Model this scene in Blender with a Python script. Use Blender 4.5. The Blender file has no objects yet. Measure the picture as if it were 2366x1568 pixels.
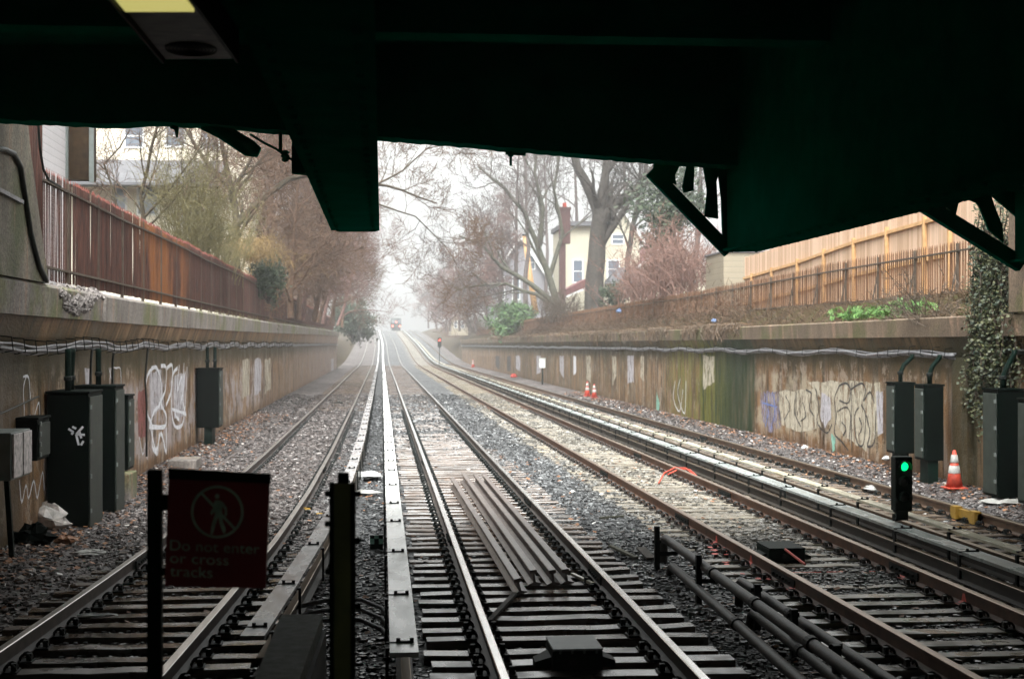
import bpy, math, random
from mathutils import Vector, noise
random.seed(7)
R = random.Random(11)
rad = math.radians
sc = bpy.context.scene
COL = sc.collection

# ------------------------------------------------------------------ camera / light
H = 2.52; FPX = 3286.0; A = rad(5.23); HOR = 795.0
cam_d = bpy.data.cameras.new('camera'); cam = bpy.data.objects.new('camera', cam_d); COL.objects.link(cam)
cam.location = (0, 0, H); cam.rotation_euler = (rad(90), 0, -A)
cam_d.lens = 50; cam_d.sensor_width = 36; cam_d.shift_y = (HOR - 784) / 2366
cam_d.clip_end = 6000; cam_d.clip_start = .05
cam_d.dof.use_dof = True; cam_d.dof.focus_distance = 15.5; cam_d.dof.aperture_fstop = 3.2
sc.camera = cam
W = bpy.data.worlds.new('World'); sc.world = W; W.use_nodes = True
nt = W.node_tree; bg = nt.nodes['Background']
sky = nt.nodes.new('ShaderNodeTexSky'); sky.sky_type = 'NISHITA'; sky.sun_disc = False
SUN_EL, SUN_ROT = rad(58), rad(195)
sky.sun_elevation = SUN_EL; sky.sun_rotation = SUN_ROT; sky.air_density = 1.0; sky.dust_density = 6; sky.ozone_density = 1
hs = nt.nodes.new('ShaderNodeHueSaturation'); hs.inputs['Saturation'].default_value = .0
nt.links.new(sky.outputs[0], hs.inputs['Color']); 
tc = nt.nodes.new('ShaderNodeTexCoord'); sx = nt.nodes.new('ShaderNodeSeparateXYZ'); nt.links.new(tc.outputs['Generated'], sx.inputs[0])
mr = nt.nodes.new('ShaderNodeMapRange'); nt.links.new(sx.outputs[2], mr.inputs[0]); mr.inputs[3].default_value = 1.38; mr.inputs[4].default_value = 1.8   # overcast: zenith brighter than horizon
vm = nt.nodes.new('ShaderNodeVectorMath'); vm.operation = 'SCALE'; nt.links.new(hs.outputs[0], vm.inputs[0]); nt.links.new(mr.outputs[0], vm.inputs['Scale']); vt = nt.nodes.new('ShaderNodeVectorMath'); vt.operation = 'MULTIPLY'; vt.inputs[1].default_value = (.965, 1., .985); nt.links.new(vm.outputs[0], vt.inputs[0]); nt.links.new(vt.outputs[0], bg.inputs[0])
bg.inputs[1].default_value = .15
sl = bpy.data.lights.new('sun', 'SUN'); sl.energy = 1.3; sl.angle = rad(40); sl.color = (1, 1, .965)
sun = bpy.data.objects.new('sun', sl); COL.objects.link(sun)
sun.rotation_euler = (rad(90) - SUN_EL, 0, rad(180) - SUN_ROT)
sc.view_settings.view_transform = 'Standard'; sc.view_settings.look = 'None'
sc.view_settings.exposure = 1.22; sc.view_settings.gamma = 1
try: sc.cycles.max_bounces = 6; sc.cycles.volume_bounces = 1
except Exception: pass

Fv = Vector((math.sin(A), math.cos(A), 0)); Rv = Vector((math.cos(A), -math.sin(A), 0)); C0 = Vector((0, 0, H))
def P(px, py, X=None, Y=None, Z=None, D=None):
    """point of the place seen at (px,py) on the plane X=, Y=, Z= or at depth D"""
    d = Fv + Rv * ((px - 1183) / FPX) + Vector((0, 0, (HOR - py) / FPX))
    if X is not None: t = X / d.x
    elif Y is not None: t = Y / d.y
    elif Z is not None: t = (Z - H) / d.z
    else: t = D
    return C0 + d * t

# ------------------------------------------------------------------ profiles
def sm(a, b, x):
    t = max(0., min(1., (x - a) / (b - a))); return t * t * (3 - 2 * t)
_z = [0.]
for i in range(1, 2600): _z.append(_z[-1] + .0315 * sm(150, 225, i) * (1 - sm(360, 430, i)))
def zt(Y):
    if Y <= 0: return 0.
    i = min(int(Y), 2598); return _z[i] + (_z[i + 1] - _z[i]) * min(1, Y - i)
def lerp(tab, x):
    if x <= tab[0][0]: return tab[0][1]
    for (a, b), (c, d) in zip(tab, tab[1:]):
        if x <= c: return b + (d - b) * (x - a) / (c - a)
    return tab[-1][1]
T1 = [(-30, -2.9), (7, -2.66), (11, -2.45), (15, -2.26), (19, -2.11), (25, -2.0), (34, -1.94), (60, -1.92)]
def drift(Y): return -1.0 * sm(240, 420, Y)
def tx(i, Y):
    return (lerp(T1, Y) if i == 0 else (1.68, 5.25, 8.2)[i - 1]) + drift(Y)
LW, RW = -4.9, 11.0
def nz(x, y, z=0., s=1.): return noise.noise(Vector((x * s, y * s, z)))
def hb(X, Y):
    """ballast surface relative to the rail top"""
    b = -.215 - .035 * (1 - sm(13.5, 17, Y)) + .018 * nz(X, Y, 0, .9) + .012 * nz(X, Y, 5, 3.)
    c = [tx(i, Y) for i in range(4)]
    if abs(X - c[0]) < 1.6: b += .055 * sm(15.5, 22, Y)
    b += .03 * sm(3.0, 3.5, X + .35 * nz(Y, 3, 0, .3)) * (1 - sm(3.7, 4.3, X)) * sm(13, 18, Y)
    if abs(X - c[1]) < 1.35: b += -.02 + .035 * sm(28, 46, Y) + .012 * nz(X, Y, 4, .7)
    if abs(X - c[2]) < 1.2: b += .02 + .035 * nz(X, Y, 9, .45)
    if 3.2 > X > 2.5: b += .03 * sm(17, 24, Y + 2 * nz(X, Y, 2, .5))
    b += .09 * sm(RW - 1.6, RW, X) + .09 * (1 - sm(LW, LW + 1.4, X))
    if X < -1 - .0 and X > -1.0: pass
    return b + .02 * sm(40, 90, Y)

# ------------------------------------------------------------------ object helpers
ORG = {}
class MB:
    def __init__(s): s.v = []; s.f = []; s.m = []; s.cur = 0
    def add(s, vs, fs):
        o = len(s.v); s.v.extend(vs)
        for f in fs: s.f.append(tuple(i + o for i in f)); s.m.append(s.cur)
    def box(s, x0, x1, y0, y1, z0, z1):
        s.add([(x0,y0,z0),(x1,y0,z0),(x1,y1,z0),(x0,y1,z0),(x0,y0,z1),(x1,y0,z1),(x1,y1,z1),(x0,y1,z1)],
              [(0,3,2,1),(4,5,6,7),(0,1,5,4),(1,2,6,5),(2,3,7,6),(3,0,4,7)])
    def obox(s, c, ax, ay, az):
        c = Vector(c); ax = Vector(ax); ay = Vector(ay); az = Vector(az)
        vs = [c + ax * a + ay * b + az * d for d in (-1, 1) for (a, b) in ((-1,-1),(1,-1),(1,1),(-1,1))]
        s.add([tuple(v) for v in vs], [(0,3,2,1),(4,5,6,7),(0,1,5,4),(1,2,6,5),(2,3,7,6),(3,0,4,7)])
    def bar(s, p, q, w, h):
        p = Vector(p); q = Vector(q); d = (q - p)
        up = Vector((0,0,1)) if abs(d.normalized().z) < .95 else Vector((0,1,0))
        a = d.cross(up).normalized(); b = a.cross(d).normalized()
        s.obox((p + q) / 2, a * w / 2, b * h / 2, d / 2)
    def tube(s, pts, rs, n=6, cap=True):
        pts = [Vector(p) for p in pts]
        if not isinstance(rs, (list, tuple)): rs = [rs] * len(pts)
        k = len(pts); vs = []; a = None
        for i, p in enumerate(pts):
            d = (pts[min(i + 1, k - 1)] - pts[max(i - 1, 0)])
            if d.length < 1e-9: d = Vector((0,0,1))
            d.normalize()
            if a is None: a = d.orthogonal().normalized()
            else:
                a = a - d * a.dot(d)
                a = a.normalized() if a.length > 1e-6 else d.orthogonal().normalized()
            b = d.cross(a)
            for j in range(n):
                t = 2 * math.pi * j / n
                vs.append(tuple(p + (a * math.cos(t) + b * math.sin(t)) * rs[i]))
        fs = [(i*n+j, i*n+(j+1)%n, (i+1)*n+(j+1)%n, (i+1)*n+j) for i in range(k-1) for j in range(n)]
        if cap: fs += [tuple(range(n))[::-1], tuple((k-1)*n + j for j in range(n))]
        s.add(vs, fs)
    def loft(s, secs, closed=True, cap=True):
        n = len(secs[0]); vs = [tuple(p) for q in secs for p in q]; fs = []
        for i in range(len(secs) - 1):
            for j in range(n if closed else n - 1):
                fs.append((i*n+j, i*n+(j+1)%n, (i+1)*n+(j+1)%n, (i+1)*n+j))
        if cap and closed: fs += [tuple(range(n))[::-1], tuple((len(secs)-1)*n + j for j in range(n))]
        s.add(vs, fs)
    def lathe(s, c, prof, n=16):
        s.loft([[(c[0] + r * math.cos(2*math.pi*j/n), c[1] + r * math.sin(2*math.pi*j/n), c[2] + z) for j in range(n)] for r, z in prof])
    def poly(s, pts, off):
        """flat outline pts given thickness by vector off"""
        n = len(pts); off = Vector(off); a = [tuple(Vector(p)) for p in pts]; b = [tuple(Vector(p) + off) for p in pts]
        s.add(a + b, [tuple(range(n))[::-1], tuple(range(n, 2*n))] + [(i, (i+1)%n, n+(i+1)%n, n+i) for i in range(n)])
    def build(s, name, mats, parent=None, origin=None, smooth=False):
        o0 = ORG.get(parent.name, Vector((0,0,0))) if parent else Vector((0,0,0))
        o = Vector(origin) if origin is not None else Vector(o0)
        me = bpy.data.meshes.new(name)
        me.from_pydata([(v[0]-o.x, v[1]-o.y, v[2]-o.z) for v in s.v], [], s.f)
        if not isinstance(mats, (list, tuple)): mats = [mats]
        for m in mats: me.materials.append(m)
        if len(mats) > 1: me.polygons.foreach_set('material_index', s.m)
        if smooth: me.polygons.foreach_set('use_smooth', [True] * len(me.polygons))
        me.update()
        ob = bpy.data.objects.new(name, me); COL.objects.link(ob)
        ob.location = o - o0
        if parent: ob.parent = parent
        ORG[ob.name] = o
        return ob
def tag(o, label=None, cat=None, group=None, kind=None):
    if label: o['label'] = label
    if cat: o['category'] = cat
    if group: o['group'] = group
    if kind: o['kind'] = kind
    return o
def thing(name, loc, label, cat, group=None):
    o = bpy.data.objects.new(name, None); COL.objects.link(o); o.location = loc
    o.empty_display_size = .2; ORG[o.name] = Vector(loc); return tag(o, label, cat, group)
def inst(src, name, loc, parent=None):
    """another object with the same mesh; loc is a world point"""
    o = bpy.data.objects.new(name, src.data); COL.objects.link(o)
    o0 = ORG[parent.name] if parent else Vector((0,0,0))
    o.location = Vector(loc) - o0; ORG[o.name] = Vector(loc)
    if parent: o.parent = parent
    return o
def bevel(o, w=.01, n=2):
    m = o.modifiers.new('bevel', 'BEVEL'); m.width = w; m.segments = n; m.limit_method = 'ANGLE'; return o

# ------------------------------------------------------------------ materials
class NT:
    def __init__(s, name):
        s.m = bpy.data.materials.new(name); s.m.use_nodes = True; s.t = s.m.node_tree
        s.b = s.t.nodes['Principled BSDF']; s.geo = None
    def n(s, ty, **kw):
        x = s.t.nodes.new(ty)
        for k, v in kw.items(): setattr(x, k, v)
        return x
    def l(s, a, b): s.t.links.new(a, b)
    def pos(s, scale=(1,1,1), obj=False):
        if obj: src = s.n('ShaderNodeTexCoord').outputs['Object']
        else:
            if not s.geo: s.geo = s.n('ShaderNodeNewGeometry')
            src = s.geo.outputs['Position']
        mp = s.n('ShaderNodeMapping'); mp.inputs['Scale'].default_value = scale; s.l(src, mp.inputs[0]); return mp.outputs[0]
    def noise(s, scale=5, detail=4, vec=None, rough=.55, stretch=(1,1,1), obj=False):
        x = s.n('ShaderNodeTexNoise'); x.inputs['Scale'].default_value = scale; x.inputs['Detail'].default_value = detail
        x.inputs['Roughness'].default_value = rough
        s.l(vec or s.pos(stretch, obj), x.inputs['Vector']); return x.outputs['Fac']
    def ramp(s, fac, stops, interp='LINEAR'):
        x = s.n('ShaderNodeValToRGB'); cr = x.color_ramp; cr.interpolation = interp
        while len(cr.elements) < len(stops): cr.elements.new(.5)
        for e, (p, c) in zip(cr.elements, stops):
            e.position = p; e.color = (c, c, c, 1) if isinstance(c, (int, float)) else (*c, 1)
        s.l(fac, x.inputs[0]); return x.outputs[0]
    def mix(s, fac, a, b, mode='MIX'):
        x = s.n('ShaderNodeMix', data_type='RGBA', blend_type=mode)
        for i, v in ((0, fac), (6, a), (7, b)):
            if isinstance(v, bpy.types.NodeSocket): s.l(v, x.inputs[i])
            elif i == 0: x.inputs[i].default_value = v
            else: x.inputs[i].default_value = (*v, 1)
        return x.outputs[2]
    def math(s, op, a, b=0., c=0.):
        x = s.n('ShaderNodeMath', operation=op)
        for i, v in enumerate((a, b, c)):
            if isinstance(v, bpy.types.NodeSocket): s.l(v, x.inputs[i])
            else: x.inputs[i].default_value = v
        return x.outputs[0]
    def sep(s):
        if not s.geo: s.geo = s.n('ShaderNodeNewGeometry')
        x = s.n('ShaderNodeSeparateXYZ'); s.l(s.geo.outputs['Position'], x.inputs[0]); return x.outputs
    def band(s, v, a, b, soft):
        """1 between a and b"""
        u = s.n('ShaderNodeMapRange'); u.interpolation_type = 'SMOOTHSTEP'
        s.l(v, u.inputs[0]); u.inputs[1].default_value = a - soft; u.inputs[2].default_value = a + soft
        w = s.n('ShaderNodeMapRange'); w.interpolation_type = 'SMOOTHSTEP'
        s.l(v, w.inputs[0]); w.inputs[1].default_value = b - soft; w.inputs[2].default_value = b + soft
        w.inputs[3].default_value = 1; w.inputs[4].default_value = 0
        return s.math('MULTIPLY', u.outputs[0], w.outputs[0])
    def bump(s, h, strength=.3, dist=.02):
        x = s.n('ShaderNodeBump'); x.inputs['Strength'].default_value = strength; x.inputs['Distance'].default_value = dist
        s.l(h, x.inputs['Height']); s.l(x.outputs[0], s.b.inputs['Normal'])
    def out(s, col=None, rough=None, metal=None, spec=None):
        for k, v in (('Base Color', col), ('Roughness', rough), ('Metallic', metal), ('Specular IOR Level', spec)):
            if v is None: continue
            if isinstance(v, bpy.types.NodeSocket): s.l(v, s.b.inputs[k])
            elif k == 'Base Color': s.b.inputs[k].default_value = (*v, 1)
            else: s.b.inputs[k].default_value = v
        return s.m
def simple(name, c, rough=.6, metal=0., var=.35, scale=6, spec=None, bump=0., stretch=(1,1,1), obj=False):
    t = NT(name); f = t.noise(scale, 5, stretch=stretch, obj=obj)
    d = tuple(x * (1 - var) for x in c); e = tuple(min(1, x * (1 + var)) for x in c)
    if bump: t.bump(t.noise(scale * 6, 3, stretch=stretch, obj=obj), bump, .01)
    return t.out(t.ramp(f, [(.3, d), (.7, e)]), rough, metal, spec)
def emit(name, c, strength):
    t = NT(name); t.out((.02,.02,.02), .4); t.b.inputs['Emission Color'].default_value = (*c, 1); t.b.inputs['Emission Strength'].default_value = strength
    return t.m

M = {}
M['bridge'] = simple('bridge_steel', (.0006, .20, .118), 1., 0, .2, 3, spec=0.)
M['fascia'] = simple('bridge_steel_evened', (.0006, .17, .10), 1., 0, .2, 3, spec=0.)  # bridge steel again, coloured darker to offset the extra light it gets
M['black'] = simple('black_green_paint', (.001, .008, .005), .6, 0, .4, 8, spec=.1)
M['cabinet'] = simple('cabinet_paint', (.0004, .0028, .0018), .6, 0, .35, 5, spec=.06)
M['cab_door'] = simple('cabinet_lit_door', (.03, .038, .031), .55, 0, .3, 7, spec=.3)  # paler than the body: light on the track side put into the colour
M['stoneblack'] = simple('black_iron', (.006, .008, .007), .6, .0, .5, 20, spec=.25)
M['white'] = simple('white_paint', (.62, .62, .6), .5, 0, .15, 3)
M['dull_white'] = simple('worn_white', (.32, .31, .29), .6, 0, .35, 4)
M['grey_metal'] = simple('grey_metal', (.16, .18, .17), .5, 0, .2, 5)
M['orange'] = simple('cone_orange', (.40, .045, .022), .6, 0, .4, 9)
M['red_litter'] = simple('red_litter', (.5, .05, .03), .6)
M['yellow'] = simple('yellow_paint', (.33, .19, .025), .6, 0, .5, 10) if 0 else simple('yellow_paint', (.33, .19, .025), .55, 0, .25, 10)
M['pinkpaint'] = simple('marking_paint', (.7, .13, .10), .6, 0, .2, 12)
M['blue_litter'] = simple('blue_litter', (.12, .18, .32), .5)
M['pipe'] = simple('pipe_steel', (.020, .015, .012), .55, 0, .5, 9, bump=.3)
M['maroon'] = simple('sign_maroon', (.22, .02, .026), .5, 0, .2, 4, spec=.25)
M['sign_text'] = simple('sign_lettering', (.34, .46, .34), .6, 0, .5, 14)
M['postgreen'] = simple('post_green', (.14, .15, .03), .6, 0, .3, 6)
M['ceramic'] = simple('ceramic', (.4, .37, .34), .4, 0, .3, 9)
M['siding'] = None

def rail_mats(tag_, side, top, toprough):
    t = NT(tag_ + '_web'); f = t.noise(7, 6); g = t.noise(60, 3)
    c = t.ramp(f, [(.3, tuple(x*.6 for x in side)), (.7, tuple(x*1.5 for x in side))]); t.bump(g, .25, .004); a = t.out(c, .6)
    t = NT(tag_ + '_head'); f = t.noise(3, 4, stretch=(6, .5, 6)); c = t.ramp(f, [(.35, tuple(x*.8 for x in top)), (.65, tuple(min(1, x*1.15) for x in top))])
    return a, t.out(c, toprough, .85)
RM = [rail_mats('rail_a', (.055, .04, .034), (.45, .41, .38), .28),
      rail_mats('rail_b', (.045, .033, .027), (.78, .75, .72), .2),
      rail_mats('rail_c', (.085, .036, .018), (.27, .2, .15), .42),
      rail_mats('rail_d', (.09, .05, .028), (.22, .17, .12), .45)]
M['loose'] = simple('brown_steel', (.13, .10, .088), .38, .2, .35, 5)
M['dark_rail'] = simple('dark_rail_web', (.022, .015, .009), .7, 0, .4, 8)
def tie_mat(name, c1, c2, rough):
    t = NT(name)
    g = t.noise(3, 6, stretch=(1, 22, 10)); f = t.noise(.9, 3)
    c = t.ramp(g, [(.28, c1), (.55, c2), (.75, tuple(min(1, x * 1.5) for x in c2))])
    c = t.mix(t.ramp(f, [(.42, 0.), (.62, .65)]), c, tuple(x * .8 for x in c1))
    t.bump(g, .10, .006)
    return t.out(c, t.ramp(t.noise(2.5, 4), [(.38, rough * .55), (.62, rough * 1.9)]), 0, .7)
M['tie0'] = tie_mat('wet_wood', (.035, .023, .014), (.12, .077, .048), .2)
M['tie1'] = tie_mat('wet_wood_grey', (.04, .027, .02), (.13, .085, .06), .24)
M['tie2'] = tie_mat('dusty_wood', (.08, .062, .042), (.23, .19, .135), .33)
M['tie3'] = tie_mat('brown_wood', (.05, .033, .02), (.13, .085, .052), .35)

def ballast_mat():
    t = NT('ballast_gravel'); s = t.sep()
    v = t.n('ShaderNodeTexVoronoi'); v.inputs['Scale'].default_value = 17; t.l(t.pos(), v.inputs['Vector'])
    hsv = t.n('ShaderNodeSeparateColor'); t.l(v.outputs['Color'], hsv.inputs[0])
    c = t.ramp(hsv.outputs[0], [(0, (.018, .019, .021)), (.35, (.045, .045, .047)), (.7, (.10, .10, .102)), (1, (.24, .24, .24))])
    tan = t.ramp(hsv.outputs[0], [(0, (.10, .08, .055)), (.5, (.24, .205, .155)), (1, (.45, .40, .33))])
    w = t.math('ADD', s[0], t.math('MULTIPLY', t.math('SUBTRACT', t.noise(.5, 3), .5), 1.6))
    c = t.mix(t.math('MULTIPLY', t.math('MULTIPLY', t.band(w, 4.1, 6.2, .5), t.band(s[1], 17, 1000, 5)), .5), c, tan)
    br = t.ramp(hsv.outputs[1], [(0, (.03, .022, .02)), (.5, (.10, .075, .068)), (1, (.24, .19, .17))])
    c = t.mix(t.math('MULTIPLY', t.math('SUBTRACT', 1., t.band(w, -.9, 9.6, .6)), .6), c, br)
    d = t.noise(.35, 4); c = t.mix(1., c, t.ramp(d, [(.3, .6), (.7, 1.2)]), 'MULTIPLY')
    inv = t.math('SUBTRACT', 1., v.outputs['Distance']); t.bump(inv, .9, .03)
    return t.out(c, t.ramp(t.noise(3, 3), [(.35, .5), (.7, .85)]), 0, .25)
M['ballast'] = ballast_mat()
def stone_mat():
    t = NT('ballast_stone'); s = t.sep(); g = t.geo
    r = g.outputs['Random Per Island']
    c = t.ramp(r, [(0, (.008, .009, .010)), (.4, (.032, .032, .033)), (.75, (.092, .092, .094)), (.94, (.22, .225, .23)), (1, (.5, .5, .5))])
    tan = t.ramp(r, [(0, (.06, .05, .038)), (.5, (.17, .15, .115)), (1, (.40, .36, .3))])
    w = t.math('ADD', s[0], t.math('MULTIPLY', t.math('SUBTRACT', t.noise(.5, 3), .5), 1.6))
    c = t.mix(t.math('MULTIPLY', t.math('MULTIPLY', t.band(w, 4.1, 6.2, .5), t.band(s[1], 17, 1000, 5)), .5), c, tan)
    br = t.ramp(r, [(0, (.012, .008, .007)), (.5, (.05, .033, .027)), (.9, (.14, .10, .085)), (1, (.34, .28, .25))])
    c = t.mix(t.math('MULTIPLY', t.math('SUBTRACT', 1., t.band(w, -.9, 9.6, .6)), .55), c, br)
    return t.out(c, t.ramp(t.noise(2.2, 3), [(.4, .22), (.65, .6)]), 0, .5)
M['stone'] = stone_mat()
def soil_mat():
    t = NT('leaf_litter_soil'); f = t.noise(1.2, 6); c = t.ramp(f, [(.3, (.02, .014, .008)), (.5, (.045, .03, .017)), (.7, (.04, .045, .015))])
    c = t.mix(t.ramp(t.noise(14, 3), [(.5, 0.), (.7, .6)]), c, (.09, .052, .03)); t.bump(t.noise(9, 4), .6, .05)
    return t.out(c, .95, 0, .08)
M['soil'] = soil_mat()
def wall_mat(side):
    """stained concrete: brown run-off, moss and pale lime streaks in vertical runs"""
    t = NT('stained_concrete_' + side); s = t.sep()
    v = t.noise(.9, 8, stretch=(1, 1.2, .5), rough=.65); w = t.noise(2.6, 7, stretch=(1, 2.0, .22), rough=.6); f = t.noise(.6, 5); fine = t.noise(25, 4); blot = t.noise(1.5, 8, stretch=(1, .8, .9), rough=.72)
    c = t.ramp(v, [(.30, (.075, .036, .014)), (.43, (.22, .115, .045)), (.54, (.33, .20, .105)), (.68, (.44, .32, .22))])
    pale = t.math('MULTIPLY', t.ramp(w, [(.54, 0.), (.62, .85)]), t.band(s[2], -.3, 2.0, .25))
    c = t.mix(pale, c, (.46, .39, .35))
    dark = t.ramp(t.noise(2.1, 5, stretch=(1, 2., .14)), [(.50, 0.), (.62, .85)])
    c = t.mix(dark, c, (.055, .038, .018))
    z0, z1 = ((30.5, 41.5) if side == 'right' else (25.5, 60))
    zone = t.math('MULTIPLY', t.math('MULTIPLY', t.band(s[1], z0, z1, 1.2 if side == 'right' else 3), t.band(s[2], .15, 1.75, .15)), t.ramp(blot, [(.47, 0.), (.54, .9)]))
    c = t.mix(zone, c, (.47, .41, .31) if side == 'right' else (.45, .40, .41))
    grime = t.ramp(t.noise(.8, 7, stretch=(1, .9, .7), rough=.7), [(.5, 0.), (.64, .75)]); c = t.mix(grime, c, (.06, .035, .016))
    joint = t.math('LESS_THAN', t.math('FRACT', t.math('DIVIDE', s[1], 9.15)), .006); c = t.mix(t.math('MULTIPLY', joint, .8), c, (.03, .022, .012))
    foot = t.band(t.math('ADD', s[2], t.math('MULTIPLY', blot, .5)), -1, .28, .12); c = t.mix(t.math('MULTIPLY', foot, .6), c, (.13, .065, .03))
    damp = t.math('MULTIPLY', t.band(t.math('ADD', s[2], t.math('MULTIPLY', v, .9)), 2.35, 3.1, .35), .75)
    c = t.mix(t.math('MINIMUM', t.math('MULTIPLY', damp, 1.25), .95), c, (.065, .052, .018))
    peel = t.math('MULTIPLY', t.ramp(t.noise(2.3, 9, stretch=(1, .9, .8), rough=.75), [(.56, 0.), (.585, .8)]), t.band(s[2], -.2, 2.1, .2)); c = t.mix(peel, c, (.40, .33, .27))
    mn = t.ramp(t.noise(1.7, 5, stretch=(1, 1.3, .2)), [(.38, 0.), (.6, 1.)])
    if side == 'right':
        m1 = t.band(t.math('ADD', s[1], t.math('MULTIPLY', f, .6)), 41.6, 48.8, .25)
        c = t.mix(t.math('MULTIPLY', m1, t.ramp(mn, [(0, .75), (.6, 1.)])), c, (.016, .036, .006))
        m2 = t.band(s[1], 45.5, 54, 2.); c = t.mix(t.math('MULTIPLY', t.math('MULTIPLY', m2, t.ramp(w, [(.45, 0.), (.55, 1.)])), .8), c, (.19, .19, .02))
        m3 = t.math('MULTIPLY', t.band(s[1], 55, 130, 12), .45); c = t.mix(t.math('MULTIPLY', m3, mn), c, (.07, .075, .03))
        m4 = t.band(s[1], 25.3, 26.7, .3); c = t.mix(t.math('MULTIPLY', m4, .8), c, (.035, .036, .016))
    else:
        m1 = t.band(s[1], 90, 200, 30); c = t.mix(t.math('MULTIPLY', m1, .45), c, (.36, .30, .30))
        m2 = t.band(t.math('ADD', s[1], t.math('MULTIPLY', t.noise(1.2, 3), 1.)), 18.7, 20.6, .4); c = t.mix(t.math('MULTIPLY', m2, .7), c, (.06, .05, .03))
    c = t.mix(1., c, (.95, .93, .9) if side == 'right' else (1., .98, .95), 'MULTIPLY')
    c = t.mix(.35, c, t.ramp(fine, [(.3, (.05,.04,.03)), (.7, (.5,.44,.38))]), 'OVERLAY')
    t.bump(t.math('ADD', t.math('MULTIPLY', blot, 2.5), fine), .6, .03)
    return t.out(c, t.ramp(v, [(.3, .4), (.7, .8)]), 0, .3)
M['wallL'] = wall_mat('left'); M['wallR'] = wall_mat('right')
def cope_mat(name, base, moss):
    t = NT(name); f = t.noise(1.5, 6, stretch=(1, 1, .4)); fine = t.noise(22, 5, rough=.7)
    c = t.ramp(f, [(.3, tuple(x*.55 for x in base)), (.7, tuple(x*1.25 for x in base))])
    c = t.mix(t.math('MULTIPLY', t.ramp(t.noise(.8, 5), [(.5, 0.), (.62, 1.)]), .75), c, moss)
    c = t.mix(t.ramp(t.noise(2.2, 5, stretch=(1, 1.8, .3)), [(.56, 0.), (.66, .6)]), c, (.30, .19, .13))
    c = t.mix(.5, c, t.ramp(fine, [(.35, .12), (.65, .85)]), 'OVERLAY'); t.bump(fine, .6, .02)
    return t.out(c, .75, 0, .3)
M['copeL'] = cope_mat('coping_concrete_left', (.23, .20, .18), (.13, .14, .045)); M['copeR'] = cope_mat('coping_concrete_right', (.16, .115, .08), (.09, .09, .03))
M['abut'] = cope_mat('mossy_abutment', (.22, .19, .15), (.085, .10, .04))
def rust_mat(name, dark, mid, hot, y0, y1):
    t = NT(name); s = t.sep(); f = t.noise(.9, 5, stretch=(1, .8, .35)); g = t.noise(6, 5, stretch=(1, 1.4, .3))
    c = t.ramp(g, [(.3, dark), (.7, mid)])
    hotm = t.math('MULTIPLY', t.band(t.math('ADD', s[1], t.math('MULTIPLY', f, 5.)), y0, y1, 1.6), t.ramp(f, [(.42, 0.), (.55, 1.)]))
    return t.out(t.mix(t.math('MULTIPLY', hotm, .6), c, hot), .75, 0, .3)
M['rustL'] = rust_mat('rusty_pickets_left', (.025, .011, .008), (.075, .027, .018), (.24, .085, .02), 34, 41.5)
M['rustR'] = rust_mat('rusty_pickets_right', (.06, .028, .014), (.16, .075, .035), (.18, .085, .04), 30, 40)
M['rust_red'] = simple('red_rust_tip', (.15, .036, .024), .8, 0, .3, 6)
def board_mat(name, c, dirt, a):
    t = NT(name); f = t.noise(1.6, 6, stretch=(2, .7, 1)); g = t.noise(18, 4, stretch=(1, .12, 1))
    c1 = t.mix(t.ramp(f, [(a, 0.), (a + .1, 1.)]), c, dirt)
    c1 = t.mix(.3, c1, t.ramp(g, [(.3, .3), (.7, .8)]), 'OVERLAY'); t.bump(g, .15, .004)
    return t.out(c1, t.ramp(f, [(.4, .16), (.7, .45)]), 0, .6)
M['board_white'] = board_mat('cover_board_white', (.84, .82, .79), (.5, .46, .43), .60)
M['board_grey'] = board_mat('cover_board_grey', (.36, .34, .34), (.19, .17, .155), .52)
M['board_pale'] = board_mat('cover_board_pale', (.34, .37, .36), (.22, .22, .20), .53)
M['board_tan'] = board_mat('cover_board_tan', (.50, .46, .36), (.35, .28, .18), .55)
M['cable'] = simple('lead_cable', (.17, .165, .175), .45, 0, .45, 12, spec=.5)
M['cable_dark'] = simple('dark_cable', (.022, .026, .022), .5, 0, .4, 12)
def cedar_mat():
    t = NT('new_cedar'); s = t.sep()
    k = t.math('FRACT', t.math('MULTIPLY', s[1], 7.1)); gap = t.ramp(k, [(0, .45), (.06, 1.), (.94, 1.), (1, .45)])
    cell = t.n('ShaderNodeTexWhiteNoise', noise_dimensions='1D'); t.l(t.math('FLOOR', t.math('MULTIPLY', s[1], 7.1)), cell.inputs['W'])
    c = t.ramp(cell.outputs[0], [(0, (.46, .29, .18)), (1, (.66, .46, .33))])
    c = t.mix(1., c, gap, 'MULTIPLY'); return t.out(c, .7)
M['cedar'] = cedar_mat(); M['cedar_post'] = simple('cedar_post', (.50, .29, .13), .7, 0, .2, 4)
def siding_mat(name, c, pitch=.13, rough=.6):
    t = NT(name); s = t.sep(); k = t.math('FRACT', t.math('DIVIDE', s[2], pitch))
    m = t.ramp(k, [(0, .5), (.12, .93), (1, 1.)]); f = t.noise(.6, 5)
    col = t.mix(1., t.ramp(f, [(.3, tuple(x * .85 for x in c)), (.7, c)]), m, 'MULTIPLY'); t.bump(k, .5, .02); return t.out(col, rough)
M['sid_white'] = siding_mat('white_clapboard', (.74, .70, .72), .2); M['sid_cream'] = siding_mat('cream_clapboard', (.80, .73, .60))
M['sid_yellow'] = siding_mat('yellow_clapboard', (.52, .475, .37)); M['sid_grey'] = siding_mat('grey_clapboard', (.24, .23, .25)); M['sid_tan'] = siding_mat('tan_panel', (.30, .25, .18), .22)
M['shingle'] = simple('grey_shingle', (.10, .098, .105), .85, 0, .25, 5); M['shingle_red'] = simple('red_shingle', (.15, .06, .06), .85, 0, .25, 5)
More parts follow.
